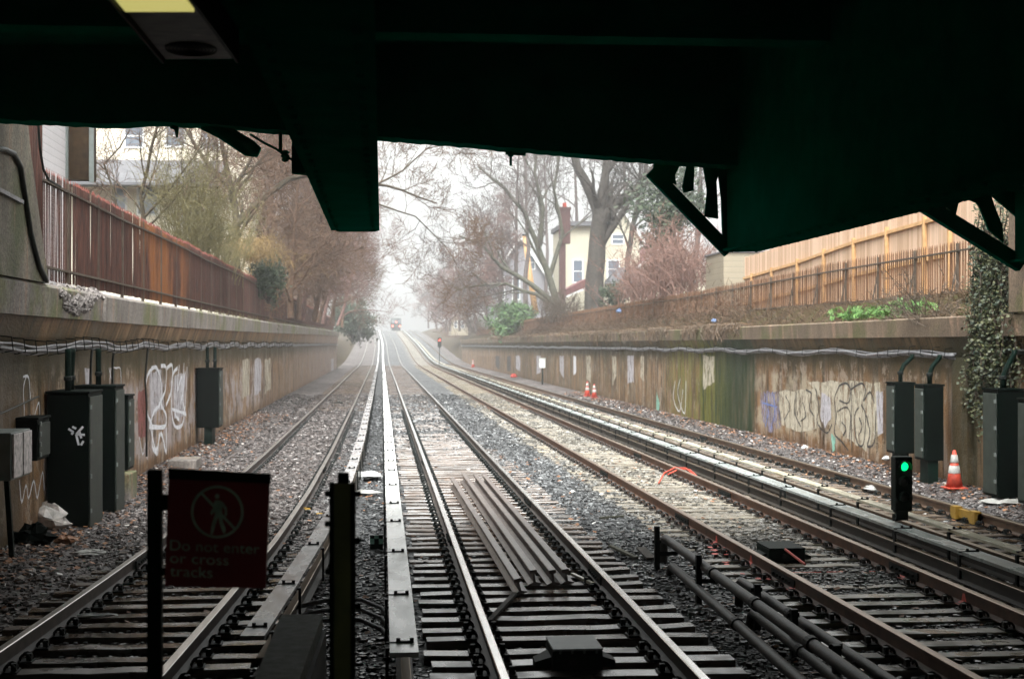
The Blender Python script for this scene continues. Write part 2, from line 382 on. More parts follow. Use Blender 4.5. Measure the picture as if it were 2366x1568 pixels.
M['brown'] = simple('dark_brown_shingle', (.04, .024, .012), .95, 0, .5, 3, spec=.1); M['brick'] = simple('dark_red_brick', (.12, .062, .058), .85, 0, .3, 9)
t = NT('window_glass'); M['glass'] = t.out((.10, .12, .15), .12, 0, .8)
M['trim'] = simple('trim_white', (.7, .7, .68), .6, 0, .1, 3)
def bark(name, c): return simple(name, c, .9, 0, .35, 5, bump=.4)
M['bark_grey'] = bark('bark_grey', (.045, .037, .031)); M['bark_plane'] = bark('bark_plane', (.075, .072, .052)); M['bark_olive'] = bark('bark_olive', (.06, .044, .026))
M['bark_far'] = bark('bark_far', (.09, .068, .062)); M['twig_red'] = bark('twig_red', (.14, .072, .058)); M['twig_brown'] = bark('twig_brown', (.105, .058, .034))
M['twig_pink'] = bark('twig_pink', (.165, .09, .07)); M['twig_olive'] = bark('twig_olive', (.13, .11, .045)); M['twig_tan'] = bark('twig_tan', (.22, .145, .06)); M['twig_dark'] = bark('twig_dark', (.07, .05, .035))
def leaf(name, a, b):
    t = NT(name); r = t.n('ShaderNodeNewGeometry').outputs['Random Per Island']; return t.out(t.ramp(r, [(0, a), (1, b)]), .55, 0, .4)
M['leaf_dark'] = leaf('leaf_dark', (.012, .024, .012), (.045, .06, .028)); M['leaf_green'] = leaf('leaf_green', (.012, .045, .014), (.075, .14, .035))
M['leaf_fern'] = leaf('leaf_fern', (.03, .10, .02), (.12, .23, .05)); M['leaf_ivy'] = leaf('leaf_ivy', (.012, .026, .014), (.085, .085, .035))
M['leaf_dead'] = leaf('leaf_dead', (.12, .05, .02), (.34, .16, .08)); M['grass_dead'] = leaf('grass_dead', (.035, .024, .012), (.14, .085, .05))
M['litter'] = leaf('litter_bits', (.35, .3, .27), (.75, .73, .7))
M['bag'] = simple('crumpled_plastic', (.55, .5, .47), .4, 0, .45, 9)
def paint(name, c, thr=.42, sc_=5.):
    t = NT(name); t.out(t.ramp(t.noise(9, 4), [(.3, tuple(x * .75 for x in c)), (.7, tuple(min(1, x * 1.2) for x in c))]), .6)
    a = t.ramp(t.noise(sc_, 6, stretch=(1, 1.6, .55), rough=.7), [(thr - .06, 0.), (thr + .07, .95)]); t.l(a, t.b.inputs['Alpha']); return t.m
M['g_white'] = paint('spray_white', (.74, .74, .78), .32); M['g_dark'] = paint('spray_dark', (.05, .045, .045), .38); M['g_beige'] = paint('spray_beige', (.50, .44, .34), .44, 3.)
M['g_purple'] = paint('spray_purple', (.27, .24, .34), .5, 4.); M['g_lilac'] = paint('spray_lilac', (.48, .45, .48), .42, 3.); M['g_teal'] = paint('spray_teal', (.25, .50, .40)); M['g_red'] = paint('spray_red', (.24, .07, .06)); M['g_blue'] = paint('spray_blue', (.12, .2, .5))
M['lamp_yellow'] = emit('lamp_yellow', (.80, .72, .22), .28)
M['em_green'] = emit('signal_green', (.0, 1, .18), 1.1); M['em_red'] = emit('signal_red', (1, .10, .07), 3); M['em_red2'] = emit('tail_red', (1, .14, .09), 5)
def fix_mat():
    t = NT('grimy_housing'); f = t.noise(7, 6, stretch=(1, 2.5, 1)); return t.out(t.ramp(f, [(.38, (.02, .028, .02)), (.52, (.07, .075, .06)), (.62, (.05, .055, .045)), (.75, (.22, .19, .17))]), .5, 0., .2)
M['fixture'] = fix_mat()

# ------------------------------------------------------------------ ground
YS = [-32, -10, 0, 5] + [8 + i for i in range(0, 60)] + [70 + i * 4 for i in range(0, 40)] + [232 + i * 8 for i in range(30)] + [480, 560, 700, 900, 1300, 2000]
WL_END, WR_END = 156, 196
def gh(X, Y):
    z = zt(Y)
    if LW - .15 < X < RW + .15: return z - .45
    if X < 0:
        plate = max(3.1 + .5 * sm(60, 150, Y), z + .3 + .5 * sm(0, 12, -X - 6)); k = 1 - sm(WL_END - 2, WL_END + 4, Y)
        t = k + (1 - k) * sm(0, 3.2, LW - .15 - X); return (z - .45) + (plate + .45 - z) * t
    e = X - RW
    plate = max(2.95 + .75 * sm(.3, 1.7, e) + 1.3 * sm(3.0, 4.8, e), z + .3 + .6 * sm(0, 10, e)); k = 1 - sm(WR_END - 2, WR_END + 4, Y)
    t = k + (1 - k) * sm(0, 4, e); return (z - .45) + (plate + .45 - z) * t
XS = [-900, -300, -120, -60, -35, -22, -15, -11, -9, -7.8, -6.8, -6.2, -5.7, -5.3, -5.02, -4.95, 0, 5, 11.05, 11.12, 11.35, 11.7, 12.0, 12.4, 12.8, 13.3, 13.9, 14.6, 15.5, 17, 19, 23, 30, 45, 80, 160, 400, 1000]
g = MB(); vs = [(x, y, gh(x, y) + (.12 * nz(x, y, 0, .5) if (x < -5.5 or x > 12) else 0)) for y in YS for x in XS]
n = len(XS); g.add(vs, [(j*n+i, j*n+i+1, (j+1)*n+i+1, (j+1)*n+i) for j in range(len(YS)-1) for i in range(n-1)])
tag(g.build('ground', M['soil'], smooth=True), kind='structure')
# ballast bed
g = MB(); bx = [LW - .05 + i * (RW - LW + .1) / 79 for i in range(80)]; by = [-30, -10, 0, 5] + [7 + .22 * i for i in range(170)] + [44.6 + i * 1.5 for i in range(60)] + [136 + i * 6 for i in range(60)] + [520, 620, 800]
vs = [(x + (drift(y)), y, zt(y) + hb(x, y)) for y in by for x in bx]; n = 80
g.add(vs, [(j*n+i, j*n+i+1, (j+1)*n+i+1, (j+1)*n+i) for j in range(len(by)-1) for i in range(n-1)])
tag(g.build('ballast_bed', M['ballast'], smooth=True), kind='structure')
# loose ballast stones
def stones():
    base = [(-1,-1,-.7),(1,-1,-.6),(1,1,-.7),(-1,1,-.6),(-.8,-.7,.6),(.7,-.8,.7),(.8,.7,.5),(-.7,.8,.7)]
    fs0 = [(0,3,2,1),(4,5,6,7),(0,1,5,4),(1,2,6,5),(2,3,7,6),(3,0,4,7)]
    V = []; Fc = []; Y = 7.0
    while Y < 76:
        x0 = max(LW, -.29 * Y - .6); x1 = min(RW, .48 * Y + .6); dy = .25
        dens = 330 if Y < 16 else max(70, 300 - 6.2 * (Y - 16)); n = int(dens * (x1 - x0) * dy)
        for _ in range(n):
            x = R.uniform(x0, x1); y = Y + R.random() * dy
            u = R.random(); q = .5 + .9 * u * u
            q *= 1 + .5 * sm(30, 60, Y)
            s = .026 * q; c, w = math.cos(R.random() * 6.28), math.sin(R.random() * 6.28)
            z = hb(x, y) + s * R.uniform(-.35, .55); o = len(V)
            for b in base:
                bx_, by_, bz_ = (b[i] * R.uniform(.7, 1.25) for i in range(3))
                V.append((x + s * (bx_ * c - by_ * w * .8), y + s * (bx_ * w + by_ * c * .8), z + s * bz_ * .75))
            Fc.extend(tuple(i + o for i in f) for f in fs0)
        Y += dy
    g = MB(); g.v = V; g.f = Fc; g.m = [0] * len(Fc); return g
tag(stones().build('ballast_stones', M['stone']), 'loose wet grey ballast stones lying around the near sleepers', 'gravel', kind='stuff')

# ------------------------------------------------------------------ tracks
PROF = [(-.068,-.17),(.068,-.17),(.068,-.158),(.012,-.135),(.010,-.045),(.036,-.036),(.037,-.006),(.030,0),(-.030,0),(-.037,-.006),(-.036,-.036),(-.010,-.045),(-.012,-.135),(-.068,-.158)]
def rail_mesh(xf, y0, y1, mats, parent, name='rail', z=0., origin=None, label=None):
    ys = []; y = y0
    while y < y1: ys.append(y); y += 1.5 if y < 60 else 6
    ys.append(y1); g = MB(); secs = [[(xf(y) + a, y, zt(y) + b + z) for a, b in PROF] for y in ys]
    n = len(PROF)
    for i in range(len(secs) - 1):
        for j in range(n):
            g.cur = 1 if j in (6, 7, 8) else 0
            g.add([tuple(secs[i][j]), tuple(secs[i][(j+1)%n]), tuple(secs[i+1][(j+1)%n]), tuple(secs[i+1][j])], [(0,1,2,3)])
    g.cur = 0; g.add([tuple(p) for p in secs[0]], [tuple(range(n))[::-1]]); g.add([tuple(p) for p in secs[-1]], [tuple(range(n))])
    o = g.build(name, mats, parent, origin)
    if label: o['label'] = label
    return o
def tie_mesh(seed, L=2.6):
    r = random.Random(seed); g = MB(); xs = [-L/2 + L * i / 8 for i in range(9)]; secs = []
    for i, x in enumerate(xs):
        d = .006 * r.uniform(-1, 1); e = .008 * r.uniform(-1, 1)
        secs.append([(x, -.108 + d, -.17), (x, .108 + d, -.17), (x, .110 + d, -.012 + e), (x, .102 + d, 0 + e), (x, -.102 + d, e), (x, -.110 + d, -.012 + e)])
    g.loft(secs); return g
def clip_mesh():
    g = MB()
    g.box(-.17, .17, -.09, .09, 0, .018)
    for s in (-1, 1):
        for y in (-.045, .045):
            pts = [(s * (.105 + .045 * math.cos(t)), y, .02 + .055 * math.sin(t)) for t in [math.pi * i / 6 for i in range(7)]]
            g.tube(pts, .012, 5)
        g.box(s*.13 - .022, s*.13 + .022, -.022, .022, .018, .075)
    return g
TIE = []; CLIP = None
labels = ['leftmost railway track, curving left below the dark warning sign', 'railway track right of the long white cover board, with four loose rails lying inside it',
          'rust brown railway track with orange paint spots, right of the black pipes', 'far right railway track beside the right retaining wall, its rail carrying a yellow clamp']
for k in range(4):
    tr = thing('railway_track', (tx(k, 12), 12, -.2), labels[k], 'railway track', 'parallel railway tracks in the cutting')
    for s in (-1, 1):
        rail_mesh(lambda y, s=s, k=k: tx(k, y) + s * .752, -28, 520, RM[k], tr)
    pitch = .49; y0 = 8.6 if k < 3 else 16.5
    srcs = []; r = random.Random(k + 50); rest = MB(); cl = None
    for i in range(0, 340):
        y = y0 + i * pitch + r.uniform(-.05, .05); x = tx(k, y) + r.uniform(-.05, .05)
        ang = r.uniform(-.012, .012) + (.02 if k == 0 and y < 20 else 0); z = -.186 + r.uniform(-.006, .006)
        if k == 2: z += .006
        if i < 100:
            if len(srcs) < 5:
                src = tie_mesh(k * 9 + len(srcs)).build('sleeper', M['tie%d' % k], tr, origin=(0, 0, 0)); src.location = Vector((x, y, z)) - ORG[tr.name]; ORG[src.name] = Vector((x, y, z)); srcs.append(src); t_ = src
            else: t_ = inst(r.choice(srcs), 'sleeper', (x, y, z), tr)
            t_.rotation_euler = (r.uniform(-.02, .02), r.uniform(-.004, .004), ang)
            for s in (-1, 1):
                if cl is None:
                    cl = clip_mesh().build('rail_clip', M['stoneblack'] if k != 2 else M['pipe'], t_, origin=(0, 0, 0)); c_ = cl
                else: c_ = inst(cl, 'rail_clip', (0, 0, 0)); c_.parent = t_
                c_.location = (tx(k, y) - x + s * .752, 0, -.003)
        else:
            zz = zt(y) + hb(x, y) + .012; rest.box(x - 1.3, x + 1.3, y - .11, y + .11, zz - .15, zz)
    tag(rest.build('sleeper', M['tie%d' % k], tr), kind='stuff')
    # joint bars
    for (yy, s) in ([(17.6, -1), (30, 1), (24, -1)], [(19.2, -1), (31.5, -1), (23.5, 1), (16.0, 1)], [(21, -1), (28.5, -1), (24.5, 1), (33, 1), (15.6, -1), (15.9, 1)], [(27, 1), (39, 1)])[k]:
        g = MB(); x = tx(k, yy) + s * .752
        for q in (-1, 1):
            g.box(x + q * .014, x + q * .03, yy - .45, yy + .45, -.14, -.045)
            for m in (-.33, -.18, -.06, .06, .18, .33): g.box(x + q * .03, x + q * .055, yy + m - .014, yy + m + .014, -.105, -.077)
        g.build('joint_bar', M['stoneblack'], tr)
    # orange paint marks sprayed on the rusty rail
    if k == 2:
        for (yy, s) in ((15.2, -1), (17.0, -1), (18.8, -1), (14.2, 1), (15.9, 1)):
            g = MB(); x = tx(k, yy) + s * .752
            g.add([(x - .075, yy - .12, -.164), (x - .075, yy + .1, -.166), (x - .016, yy + .06, -.13), (x - .016, yy - .07, -.13)], [(0, 3, 2, 1)])
            g.add([(x - .017, yy - .07, -.13), (x - .017, yy + .06, -.13), (x - .016, yy + .03, -.05), (x - .016, yy - .02, -.05)], [(0, 3, 2, 1)])
            g.build('paint_mark', M['pinkpaint'], tr, smooth=False)
        g = MB()
        for _ in range(16):
            x = R.uniform(4.2, 4.5); y = R.uniform(15.8, 18.6); z = hb(x, y) + .035; a = R.uniform(.02, .06)
            g.add([(x + a * math.cos(t) * R.uniform(.5, 1.2), y + 1.6 * a * math.sin(t) * R.uniform(.5, 1.2), z) for t in [i * 1.047 for i in range(6)]], [(0,1,2,3,4,5)])
        g.box(4.75, 5.9, 16.42, 16.45, -.176, -.172)
        g.build('paint_mark', M['pinkpaint'], tr)

# ------------------------------------------------------------------ third rails with cover boards
def third(xf, y0, y1, board, bmat, label, w=.21, zb=.25, step=2.62, insul='ceramic', thick=.035, side=1, side_board=True, rz=.02, ro=.02):
    th = thing('third_rail', (xf(y0), y0, -.2), label, 'third rail', 'covered third rails beside the tracks')
    rail_mesh(lambda y: xf(y) + ro, y0 + .3, min(y1, 400), (M['dark_rail'], RM[3][1]), th, 'conductor_rail', rz)
    ys = [y0]
    while ys[-1] < y1: ys.append(ys[-1] + (step if ys[-1] < 80 else 10))
    g = MB(); r = random.Random(int(y0 * 7 + 1))
    for a, b in zip(ys, ys[1:]):
        j = r.uniform(-.006, .006); k = r.uniform(-.006, .006); gap = .006 if a < 80 else 0
        s1 = [(xf(a) - w/2 + j, a + gap, zt(a) + zb), (xf(a) + w/2 + j, a + gap, zt(a) + zb), (xf(a) + w/2 + j, a + gap, zt(a) + zb + thick), (xf(a) - w/2 + j, a + gap, zt(a) + zb + thick)]
        s2 = [(xf(b) - w/2 + k, b - gap, zt(b) + zb), (xf(b) + w/2 + k, b - gap, zt(b) + zb), (xf(b) + w/2 + k, b - gap, zt(b) + zb + thick), (xf(b) - w/2 + k, b - gap, zt(b) + zb + thick)]
        g.loft([s1, s2])
    g.build('cover_board', bmat, th)
    y = y0 + .35; i = 0
    while y < min(y1, 120):
        x = xf(y); z = zt(y) + zb + thick
        g = MB(); g.box(x - w * .28, x + w * .36, y - .016, y + .016, z, z + .014)
        g.box(x - w * .62, x - w * .28, y - .012, y + .012, z - .01, z + .006)
        for q in (-.2, .28): g.tube([(x + q * w, y, z), (x + q * w, y, z + .034)], .016, 6)
        g.build('board_clamp', M['stoneblack'], th)
        g = MB(); bx_ = x - side * w * .6
        g.box(bx_ - .012, bx_ + .012, y - .03, y + .03, zt(y) - .15, zt(y) + zb + .0); g.box(min(bx_, x), max(bx_, x), y - .03, y + .03, zt(y) + zb - .02, zt(y) + zb - .001)
        g.build('bracket', M['stoneblack'], th)
        g = MB(); g.lathe((x + ro, y + .2, zt(y) - .27), [(.02, 0), (.075, 0), (.07, .03), (.05, .05), (.065, .08), (.04, .1)], 10)
        g.build('insulator', M[insul], th, smooth=True)
        y += step if i % 3 else step * .78; i += 1
    return th
third(lambda y: tx(0, y) + 1.44, 11.2, 300, 1, M['board_grey'], 'third rail left of the platform post, under worn grey mauve boards', side=-1, zb=.22, w=.19)
third(lambda y: .165 + drift(y), 10.35, 400, 1, M['board_white'], 'third rail under the long bright white board in the middle', side=1)
third(lambda y: 6.68 + drift(y), 8, 400, 1, M['board_pale'], 'third rail under the pale blue grey board, left of the green signal', w=.24, side=1, zb=.13, rz=-.0, ro=-.12)
third(lambda y: 7.08 + drift(y), 8, 300, 1, M['board_tan'], 'third rail under the tan board right of the green signal', w=.17, side=1, step=1.9, zb=.20)

# ------------------------------------------------------------------ loose rails and track gear
far = [(1044, 1102), (1070, 1091), (1098, 1095), (1118, 1095)]; near = [(1195, 1336), (1232, 1316), (1276, 1316), (1306, 1314)]
lab = ['leftmost loose rail, lying apart and nearest the platform end', 'second loose rail from the left inside the track', 'third loose rail from the left, touching the rightmost one', 'rightmost loose rail of the four inside the track']
for i in range(4):
    a = P(*near[i], Z=.0); b = P(*far[i], Z=.0); g = MB(); tilt = (-.25, -.12, -.1, -.15)[i]
    d = (b - a).normalized(); n_ = Vector((d.y, -d.x, 0)); up = Vector((0, 0, 1))
    ct, st = math.cos(tilt), math.sin(tilt)
    secs = [[p + n_ * (u * 1.1 * ct + w * st) + up * (-u * st + w * ct) for u, w in PROF] for p in [a + (b - a) * t for t in (0, .5, 1)]]
    g.loft([[tuple(q) for q in s_] for s_ in secs])
    o = g.build('loose_rail', M['loose'], None, origin=a + Vector((0, 0, -.17))); tag(o, lab[i], 'rail', 'loose rails lying in the track')
def stopbox(c, w, d, h, label, top):
    t = thing('track_box', c, label, 'track equipment', 'black boxes between the rails')
    x, y, z = c; g = MB(); g.box(x - w/2, x + w/2, y - d/2, y + d/2, z, z + h); bevel(g.build('housing', M['black'], t), .012)
    g = MB(); g.box(x - w/2 + .0, x + w/2 - .0, y - d/2 - .02, y + d/2 + .02, z + h + .001, z + h + .02)
    for q in (-.36, -.12, .12, .36): g.box(x + q * w - .01, x + q * w + .01, y - d/2 - .035, y - d/2 - .02, z + h - .02, z + h + .015)
    bevel(g.build('lid', top, t), .006)
    for s in (-1, 1):
        g = MB(); g.loft([[(x + s * w/2, y - d*.3, z + .01), (x + s * w/2, y + d*.3, z + .01), (x + s * w/2, y + d*.3, z + h * .6), (x + s * w/2, y - d*.3, z + h * .6)],
                          [(x + s * (w/2 + .13), y - d*.2, z + .0), (x + s * (w/2 + .13), y + d*.2, z + .0), (x + s * (w/2 + .13), y + d*.2, z + h * .3), (x + s * (w/2 + .13), y - d*.2, z + h * .3)]])
        g.build('side_lug', M['black'], t)
    g = MB(); g.tube([(x - w * .1, y - d/2, z + h * .5), (x - w*.1, y - d/2 - .05, z + h*.5)], .03, 10); g.build('cable_gland', M['stoneblack'], t)
    return t
stopbox((1.62, 11.95, -.19), .42, .5, .17, 'black box with a grey lid between the rails nearest the bottom edge', M['grey_metal'])
t = stopbox((5.02, 17.6, -.19), .46, .6, .16, 'black box between the rusty rails with an orange lever', M['black'])
g = MB(); g.tube([(4.98, 17.25, -.02), (5.08, 16.75, -.13)], .016, 8); g.build('lever', M['pinkpaint'], t)

# pipes on posts between the second and third tracks
def pipe(pts, r, label, couplings):
    t = thing('pipe', pts[0], label, 'pipe', 'black pipes on short posts'); g = MB(); g.tube(pts, r, 14); g.build('pipe_run', M['pipe'], t, smooth=True)
    for i, f in couplings:
        p = Vector(pts[i]).lerp(Vector(pts[i+1]), f); d = (Vector(pts[i+1]) - Vector(pts[i])).normalized()
        g = MB(); g.tube([p - d * .05, p + d * .05], r * 1.25, 14); g.build('coupling', M['stoneblack'], t)
    return t
def curve_down(x, y0, y1, z0, z1, x1):
    """pipe whose far end turns down through an elbow"""
    out = [(x, y0, z0 - .30), (x, y0, z0 - .12), (x, y0 - .03, z0 - .04), (x, y0 - .12, z0)]
    n = 10
    for i in range(1, n + 1): out.append((x + (x1 - x) * i / n, y0 - .12 - (y0 - .12 - y1) * i / n, z0 + (z1 - z0) * i / n))
    return out
pipe(curve_down(3.42, 17.1, 7.0, .17, .10, 3.42), .052, 'upper left black pipe with an elbow at its far end', [(5, .5), (7, .2), (8, .9), (10, .9)])
pipe(curve_down(3.72, 14.6, 7.0, .06, .0, 3.78), .045, 'upper right black pipe lying nearest the rusty rail', [(5, .3), (9, .5)])
pipe(curve_down(3.36, 16.4, 7.0, -.06, -.14, 3.18), .05, 'lower left black pipe under the longer one', [(6, .5)])
pipe(curve_down(3.58, 13.6, 7.0, -.08, -.14, 3.5), .045, 'lower right black pipe deep in the shade', [(5, .5)])
for i, (x, y, zz) in enumerate([(3.30, 16.9, .33), (3.36, 14.9, .28), (3.62, 13.5, .2), (3.60, 12.2, .2), (3.56, 10.9, .16), (3.55, 9.4, .16)]):
    t = thing('pipe_support', (x, y, -.2), ['short black post at the elbow of the upper left pipe', 'black post second from the far end of the pipes', 'black post third from the far end of the pipes', 'black post fourth from the far end of the pipes', 'black post fifth from the far end of the pipes', 'black post at the near end of the pipes'][i], 'pipe support', 'posts carrying the black pipes')
    g = MB(); g.box(x - .03, x + .03, y - .03, y + .03, -.25, zz); g.build('upright', M['stoneblack'], t)
    g = MB(); g.box(x - .03, x + .25, y - .035, y - .031, -.02, .03); g.box(x - .05, x + .06, y + .031, y + .05, .12, .16); g.build('clamp', M['stoneblack'], t)

# ------------------------------------------------------------------ retaining walls
def strip(xz, ys, mat, parent, name, mod=None):
    g = MB(); secs = []
    for y in ys:
        secs.append([(x if mod is None else x, y, z(y) if callable(z) else z) for x, z in xz])
    g.loft(secs); return g.build(name, mat, parent)
Lc = lambda y: 3.36 + .44 * sm(22, 150, y)
wl = thing('retaining_wall', (LW, 18, -.3), 'stained brown concrete retaining wall on the left, with graffiti and cabinets', 'wall')
yl = [-30, 0, 10] + [15 + 5 * i for i in range(28)] + [WL_END]
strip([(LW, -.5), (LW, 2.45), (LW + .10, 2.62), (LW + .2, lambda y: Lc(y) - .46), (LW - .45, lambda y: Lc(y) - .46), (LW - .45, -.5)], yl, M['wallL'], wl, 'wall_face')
# coping in lengths with joints, one crumbled
g = MB(); cuts = [-30, 14, 24.2, 24.45, 34.6, 45, 55, 66, 78, 92, 108, 126, WL_END]; r = random.Random(3)
for a, b in zip(cuts, cuts[1:]):
    if a == 24.2: continue
    ys = [a + .02 + (b - a - .04) * i / 8 for i in range(9)]; j = r.uniform(-.02, .02)
    g.loft([[(LW + .27 + j, y, Lc(y) - .459), (LW + .29 + j, y, Lc(y) - .05), (LW + .24 + j, y, Lc(y)), (LW - .35, y, Lc(y) + .01), (LW - .42, y, Lc(y) - .459)] for y in ys])
g.build('coping', M['copeL'], wl)
rr = random.Random(8); g = MB()
for _ in range(520):
    y = rr.uniform(20.9, 24.1); u = rr.random(); x = LW + .29 - .25 * max(0, u - .55); z = Lc(y) - .42 * (1 - u) * (1 - abs(y - 22) / 3.2) + rr.uniform(-.02, .05); s_ = rr.uniform(.015, .045)
    if u < .45 and abs(y - 22.2) > 1.0: continue
    a_ = Vector((rr.gauss(0,1), rr.gauss(0,1), rr.gauss(0,1))).normalized(); b_ = a_.orthogonal().normalized(); c_ = a_.cross(b_); g.obox((x, y, z), a_ * s_, b_ * s_ * .8, c_ * s_ * .6)
tag(g.build('crumbled_edge', simple('broken_concrete', (.20, .175, .165), .9, 0, .5, 20), wl), kind='stuff')
wr = thing('retaining_wall', (RW, 25, -.3), 'stained concrete retaining wall on the right, green with moss halfway along', 'wall')
yr = [-30, 0, 10] + [15 + 5 * i for i in range(36)] + [WR_END]
Rc = lambda y: 3.05 + .1 * sm(20, 180, y)
strip([(RW, -.5), (RW - .0, 2.28), (RW - .08, 2.5), (RW - .14, 2.66), (RW + .35, 2.66), (RW + .35, -.5)], yr, M['wallR'], wr, 'wall_face')
g = MB()
for a, b in zip(range(-30, 196, 12), range(-18, 208, 12)):
    b = min(b, WR_END); j = r.uniform(-.015, .015); ys = [a + .02, (a + b) / 2, b - .02]
    g.loft([[(RW - .22 + j, y, 2.663), (RW - .24 + j, y, Rc(y) - .03), (RW - .2 + j, y, Rc(y)), (RW + .32, y, Rc(y) + .02), (RW + .32, y, 2.663)] for y in ys])
g.build('coping', M['copeR'], wr)
g = MB()
for y in (21.1, 26.0): g.box(RW - .12, RW - .001, y - .35, y + .35, -.4, 2.27)
g.build('pilaster', M['wallR'], wr)
# right abutment pier with its pale face, standing on the coping
g = MB(); g.box(RW - .30, RW + .7, -36, 23.5, Rc(20) + .02, 6.2); g.build('pier', M['copeR'], wr)

# graffiti: strokes and patches lying on the wall faces
def spray(strokes, wallx, out, mat, parent, w=.03, name='graffiti', zoff=.003):
    g = MB(); s = 1 if wallx < 0 else -1
    for st in strokes:
        pts = [P(a, b, X=wallx + s * zoff) for a, b in st]
        # smooth by Catmull-Rom
        q = []
        for i in range(len(pts) - 1):
            p0, p1, p2, p3 = pts[max(i-1,0)], pts[i], pts[i+1], pts[min(i+2, len(pts)-1)]
            for t in (0, .25, .5, .75):
                q.append(.5 * ((2*p1) + (p2-p0)*t + (2*p0-5*p1+4*p2-p3)*t*t + (3*p1-p0-3*p2+p3)*t**3))
        q.append(pts[-1])
        for a, b in zip(q, q[1:]):
            d = b - a
            if d.length < 1e-4: continue
            d.normalize(); nn = Vector((0, -d.z, d.y)) * w * .5 * R.uniform(.75, 1.2); e = d * w * .3
            vs = [a - nn - e, a + nn - e, b + nn + e, b - nn + e]
            zf = R.uniform(0, .002) * s
            g.add([(v.x + zf, v.y, v.z) for v in vs], [(0,1,2,3)])
    return g.build(name, mat, parent)
def patch(pl, wallx, mat, parent, zoff=.0015):
    s = 1 if wallx < 0 else -1; pts = [P(a, b, X=wallx + s * zoff) for a, b in pl]; c = sum(pts, Vector()) / len(pts)
    g = MB(); q = []
    for a, b in zip(pts, pts[1:] + pts[:1]):
        for t in (0, .2, .4, .6, .8):
            p = a.lerp(b, t); k = 1 + .07 * R.uniform(-1, 1); q.append(c + (p - c) * k)
    for v in q: v.x = wallx + s * zoff
    g.add([tuple(v) for v in q], [tuple(range(len(q)))]); return g.build('graffiti', mat, parent)
spray([[(352,850),(340,870),(337,920),(342,960),(352,985),(352,1030),(362,1048)], [(352,850),(362,850),(372,880),(370,930),(356,950),(348,975)], [(372,845),(384,850),(382,900),(372,930),(384,960),(380,985),(345,985)], [(386,850),(398,845),(396,900),(384,935)],
       [(346,975),(360,1040),(372,1000),(384,1045),(384,990)], [(364,1048),(368,1000)], [(410,850),(398,870),(396,940),(402,980),(414,986),(424,970),(430,900),(432,850)], [(414,845),(410,900),(420,870),(418,930),(428,860)], [(425,840),(422,920),(430,960)], [(406,870),(404,950),(414,970)], [(398,945),(428,955)]],
      LW, 1, M['g_white'], wl, .09)
patch([(318,905),(338,900),(338,1010),(320,1010)], LW, M['g_red'], wl)
patch([(345,860),(372,855),(380,940),(350,960)], LW, M['g_lilac'], wl); patch([(402,870),(428,860),(424,965),(402,965)], LW, M['g_lilac'], wl)
spray([[(60,870),(54,900),(56,960),(48,1000)], [(54,870),(66,872),(70,920)], [(80,960),(90,930),(92,985)], [(48,985),(70,960),(76,1000)], [(252,850),(258,880)], [(253,900),(256,852),(268,850),(278,852),(280,890)],
       [(45,1110),(50,1160),(60,1120),(66,1150),(78,1110),(86,1150),(98,1090),(102,1130)], [(322,1010),(330,1050),(338,1015),(340,1060)], [(303,1000),(300,1060)], [(500,870),(512,900),(508,960)]], LW, 1, M['g_white'], wl, .035)
patch([(150,870),(165,860),(172,900),(158,915)], LW, M['g_lilac'], wl); patch([(196,850),(212,850),(212,890),(198,900)], LW, M['g_lilac'], wl)
for x0 in (535, 560, 588, 612, 640, 664, 690, 716, 742, 765):
    w = (882 - x0) * .05; patch([(x0, 830), (x0 + w, 828), (x0 + w, 830 + (882-x0) * .25), (x0, 830 + (882-x0) * .29)], LW, R.choice([M['g_lilac'], M['wallL'], M['g_beige']]), wl) if R.random() < .7 else None
# right wall pieces
patch([(1870,885),(1960,880),(2030,885),(2034,1000),(2000,1040),(1950,1010),(1925,960)], RW, M['g_beige'], wr)
patch([(1800,905),(1885,895),(1895,985),(1850,1000),(1800,975)], RW, M['g_beige'], wr); patch([(1755,905),(1800,905),(1806,985),(1780,1000),(1760,970)], RW, M['g_purple'], wr)
patch([(1898,905),(1918,915),(1920,965),(1905,990),(1895,960)], RW, M['g_lilac'], wr, .004); patch([(2024,905),(2040,905),(2040,1000),(2028,1005)], RW, M['g_lilac'], wr, .004)
patch([(1920,1000),(1930,1010),(1930,1040),(1924,1045)], RW, M['g_teal'], wr, .004); patch([(1517,905),(1524,930),(1522,960),(1516,950)], RW, M['g_teal'], wr)
spray([[(1940,890),(1928,920),(1932,960),(1928,1000),(1945,1020),(1960,1040)], [(1940,890),(1955,885),(1965,900),(1960,930),(1940,925)], [(1965,900),(1990,885),(2000,900),(1995,925),(2010,905),(2020,930)], [(1935,950),(1955,940),(1965,960),(1962,1020)],
       [(1968,885),(1967,960),(1968,1045)], [(1985,940),(1975,960),(1980,1020),(1995,1025),(2000,960),(1990,935)], [(2002,960),(2010,1000),(2004,1030),(2020,1020),(2024,950)], [(1945,975),(1955,990),(1948,1005)], [(1985,965),(1992,985),(1984,1005)],
       [(1885,900),(1892,940),(1888,975),(1910,1000),(1922,980)], [(1815,915),(1825,940),(1812,970)], [(1840,905),(1836,950),(1850,985)], [(1862,900),(1875,910),(1870,940),(1880,960)], [(1855,930),(1862,960),(1850,972)]], RW, 1, M['g_dark'], wr, .045, zoff=.006)
spray([[(1768,910),(1775,950),(1768,985)], [(1785,905),(1790,950),(1782,990)], [(1762,930),(1795,940)]], RW, 1, M['g_blue'], wr, .05, zoff=.006)
spray([[(1560,880),(1556,920),(1570,950),(1578,900)], [(1572,875),(1566,910),(1582,955),(1585,880)]], RW, 1, M['g_white'], wr, .05)
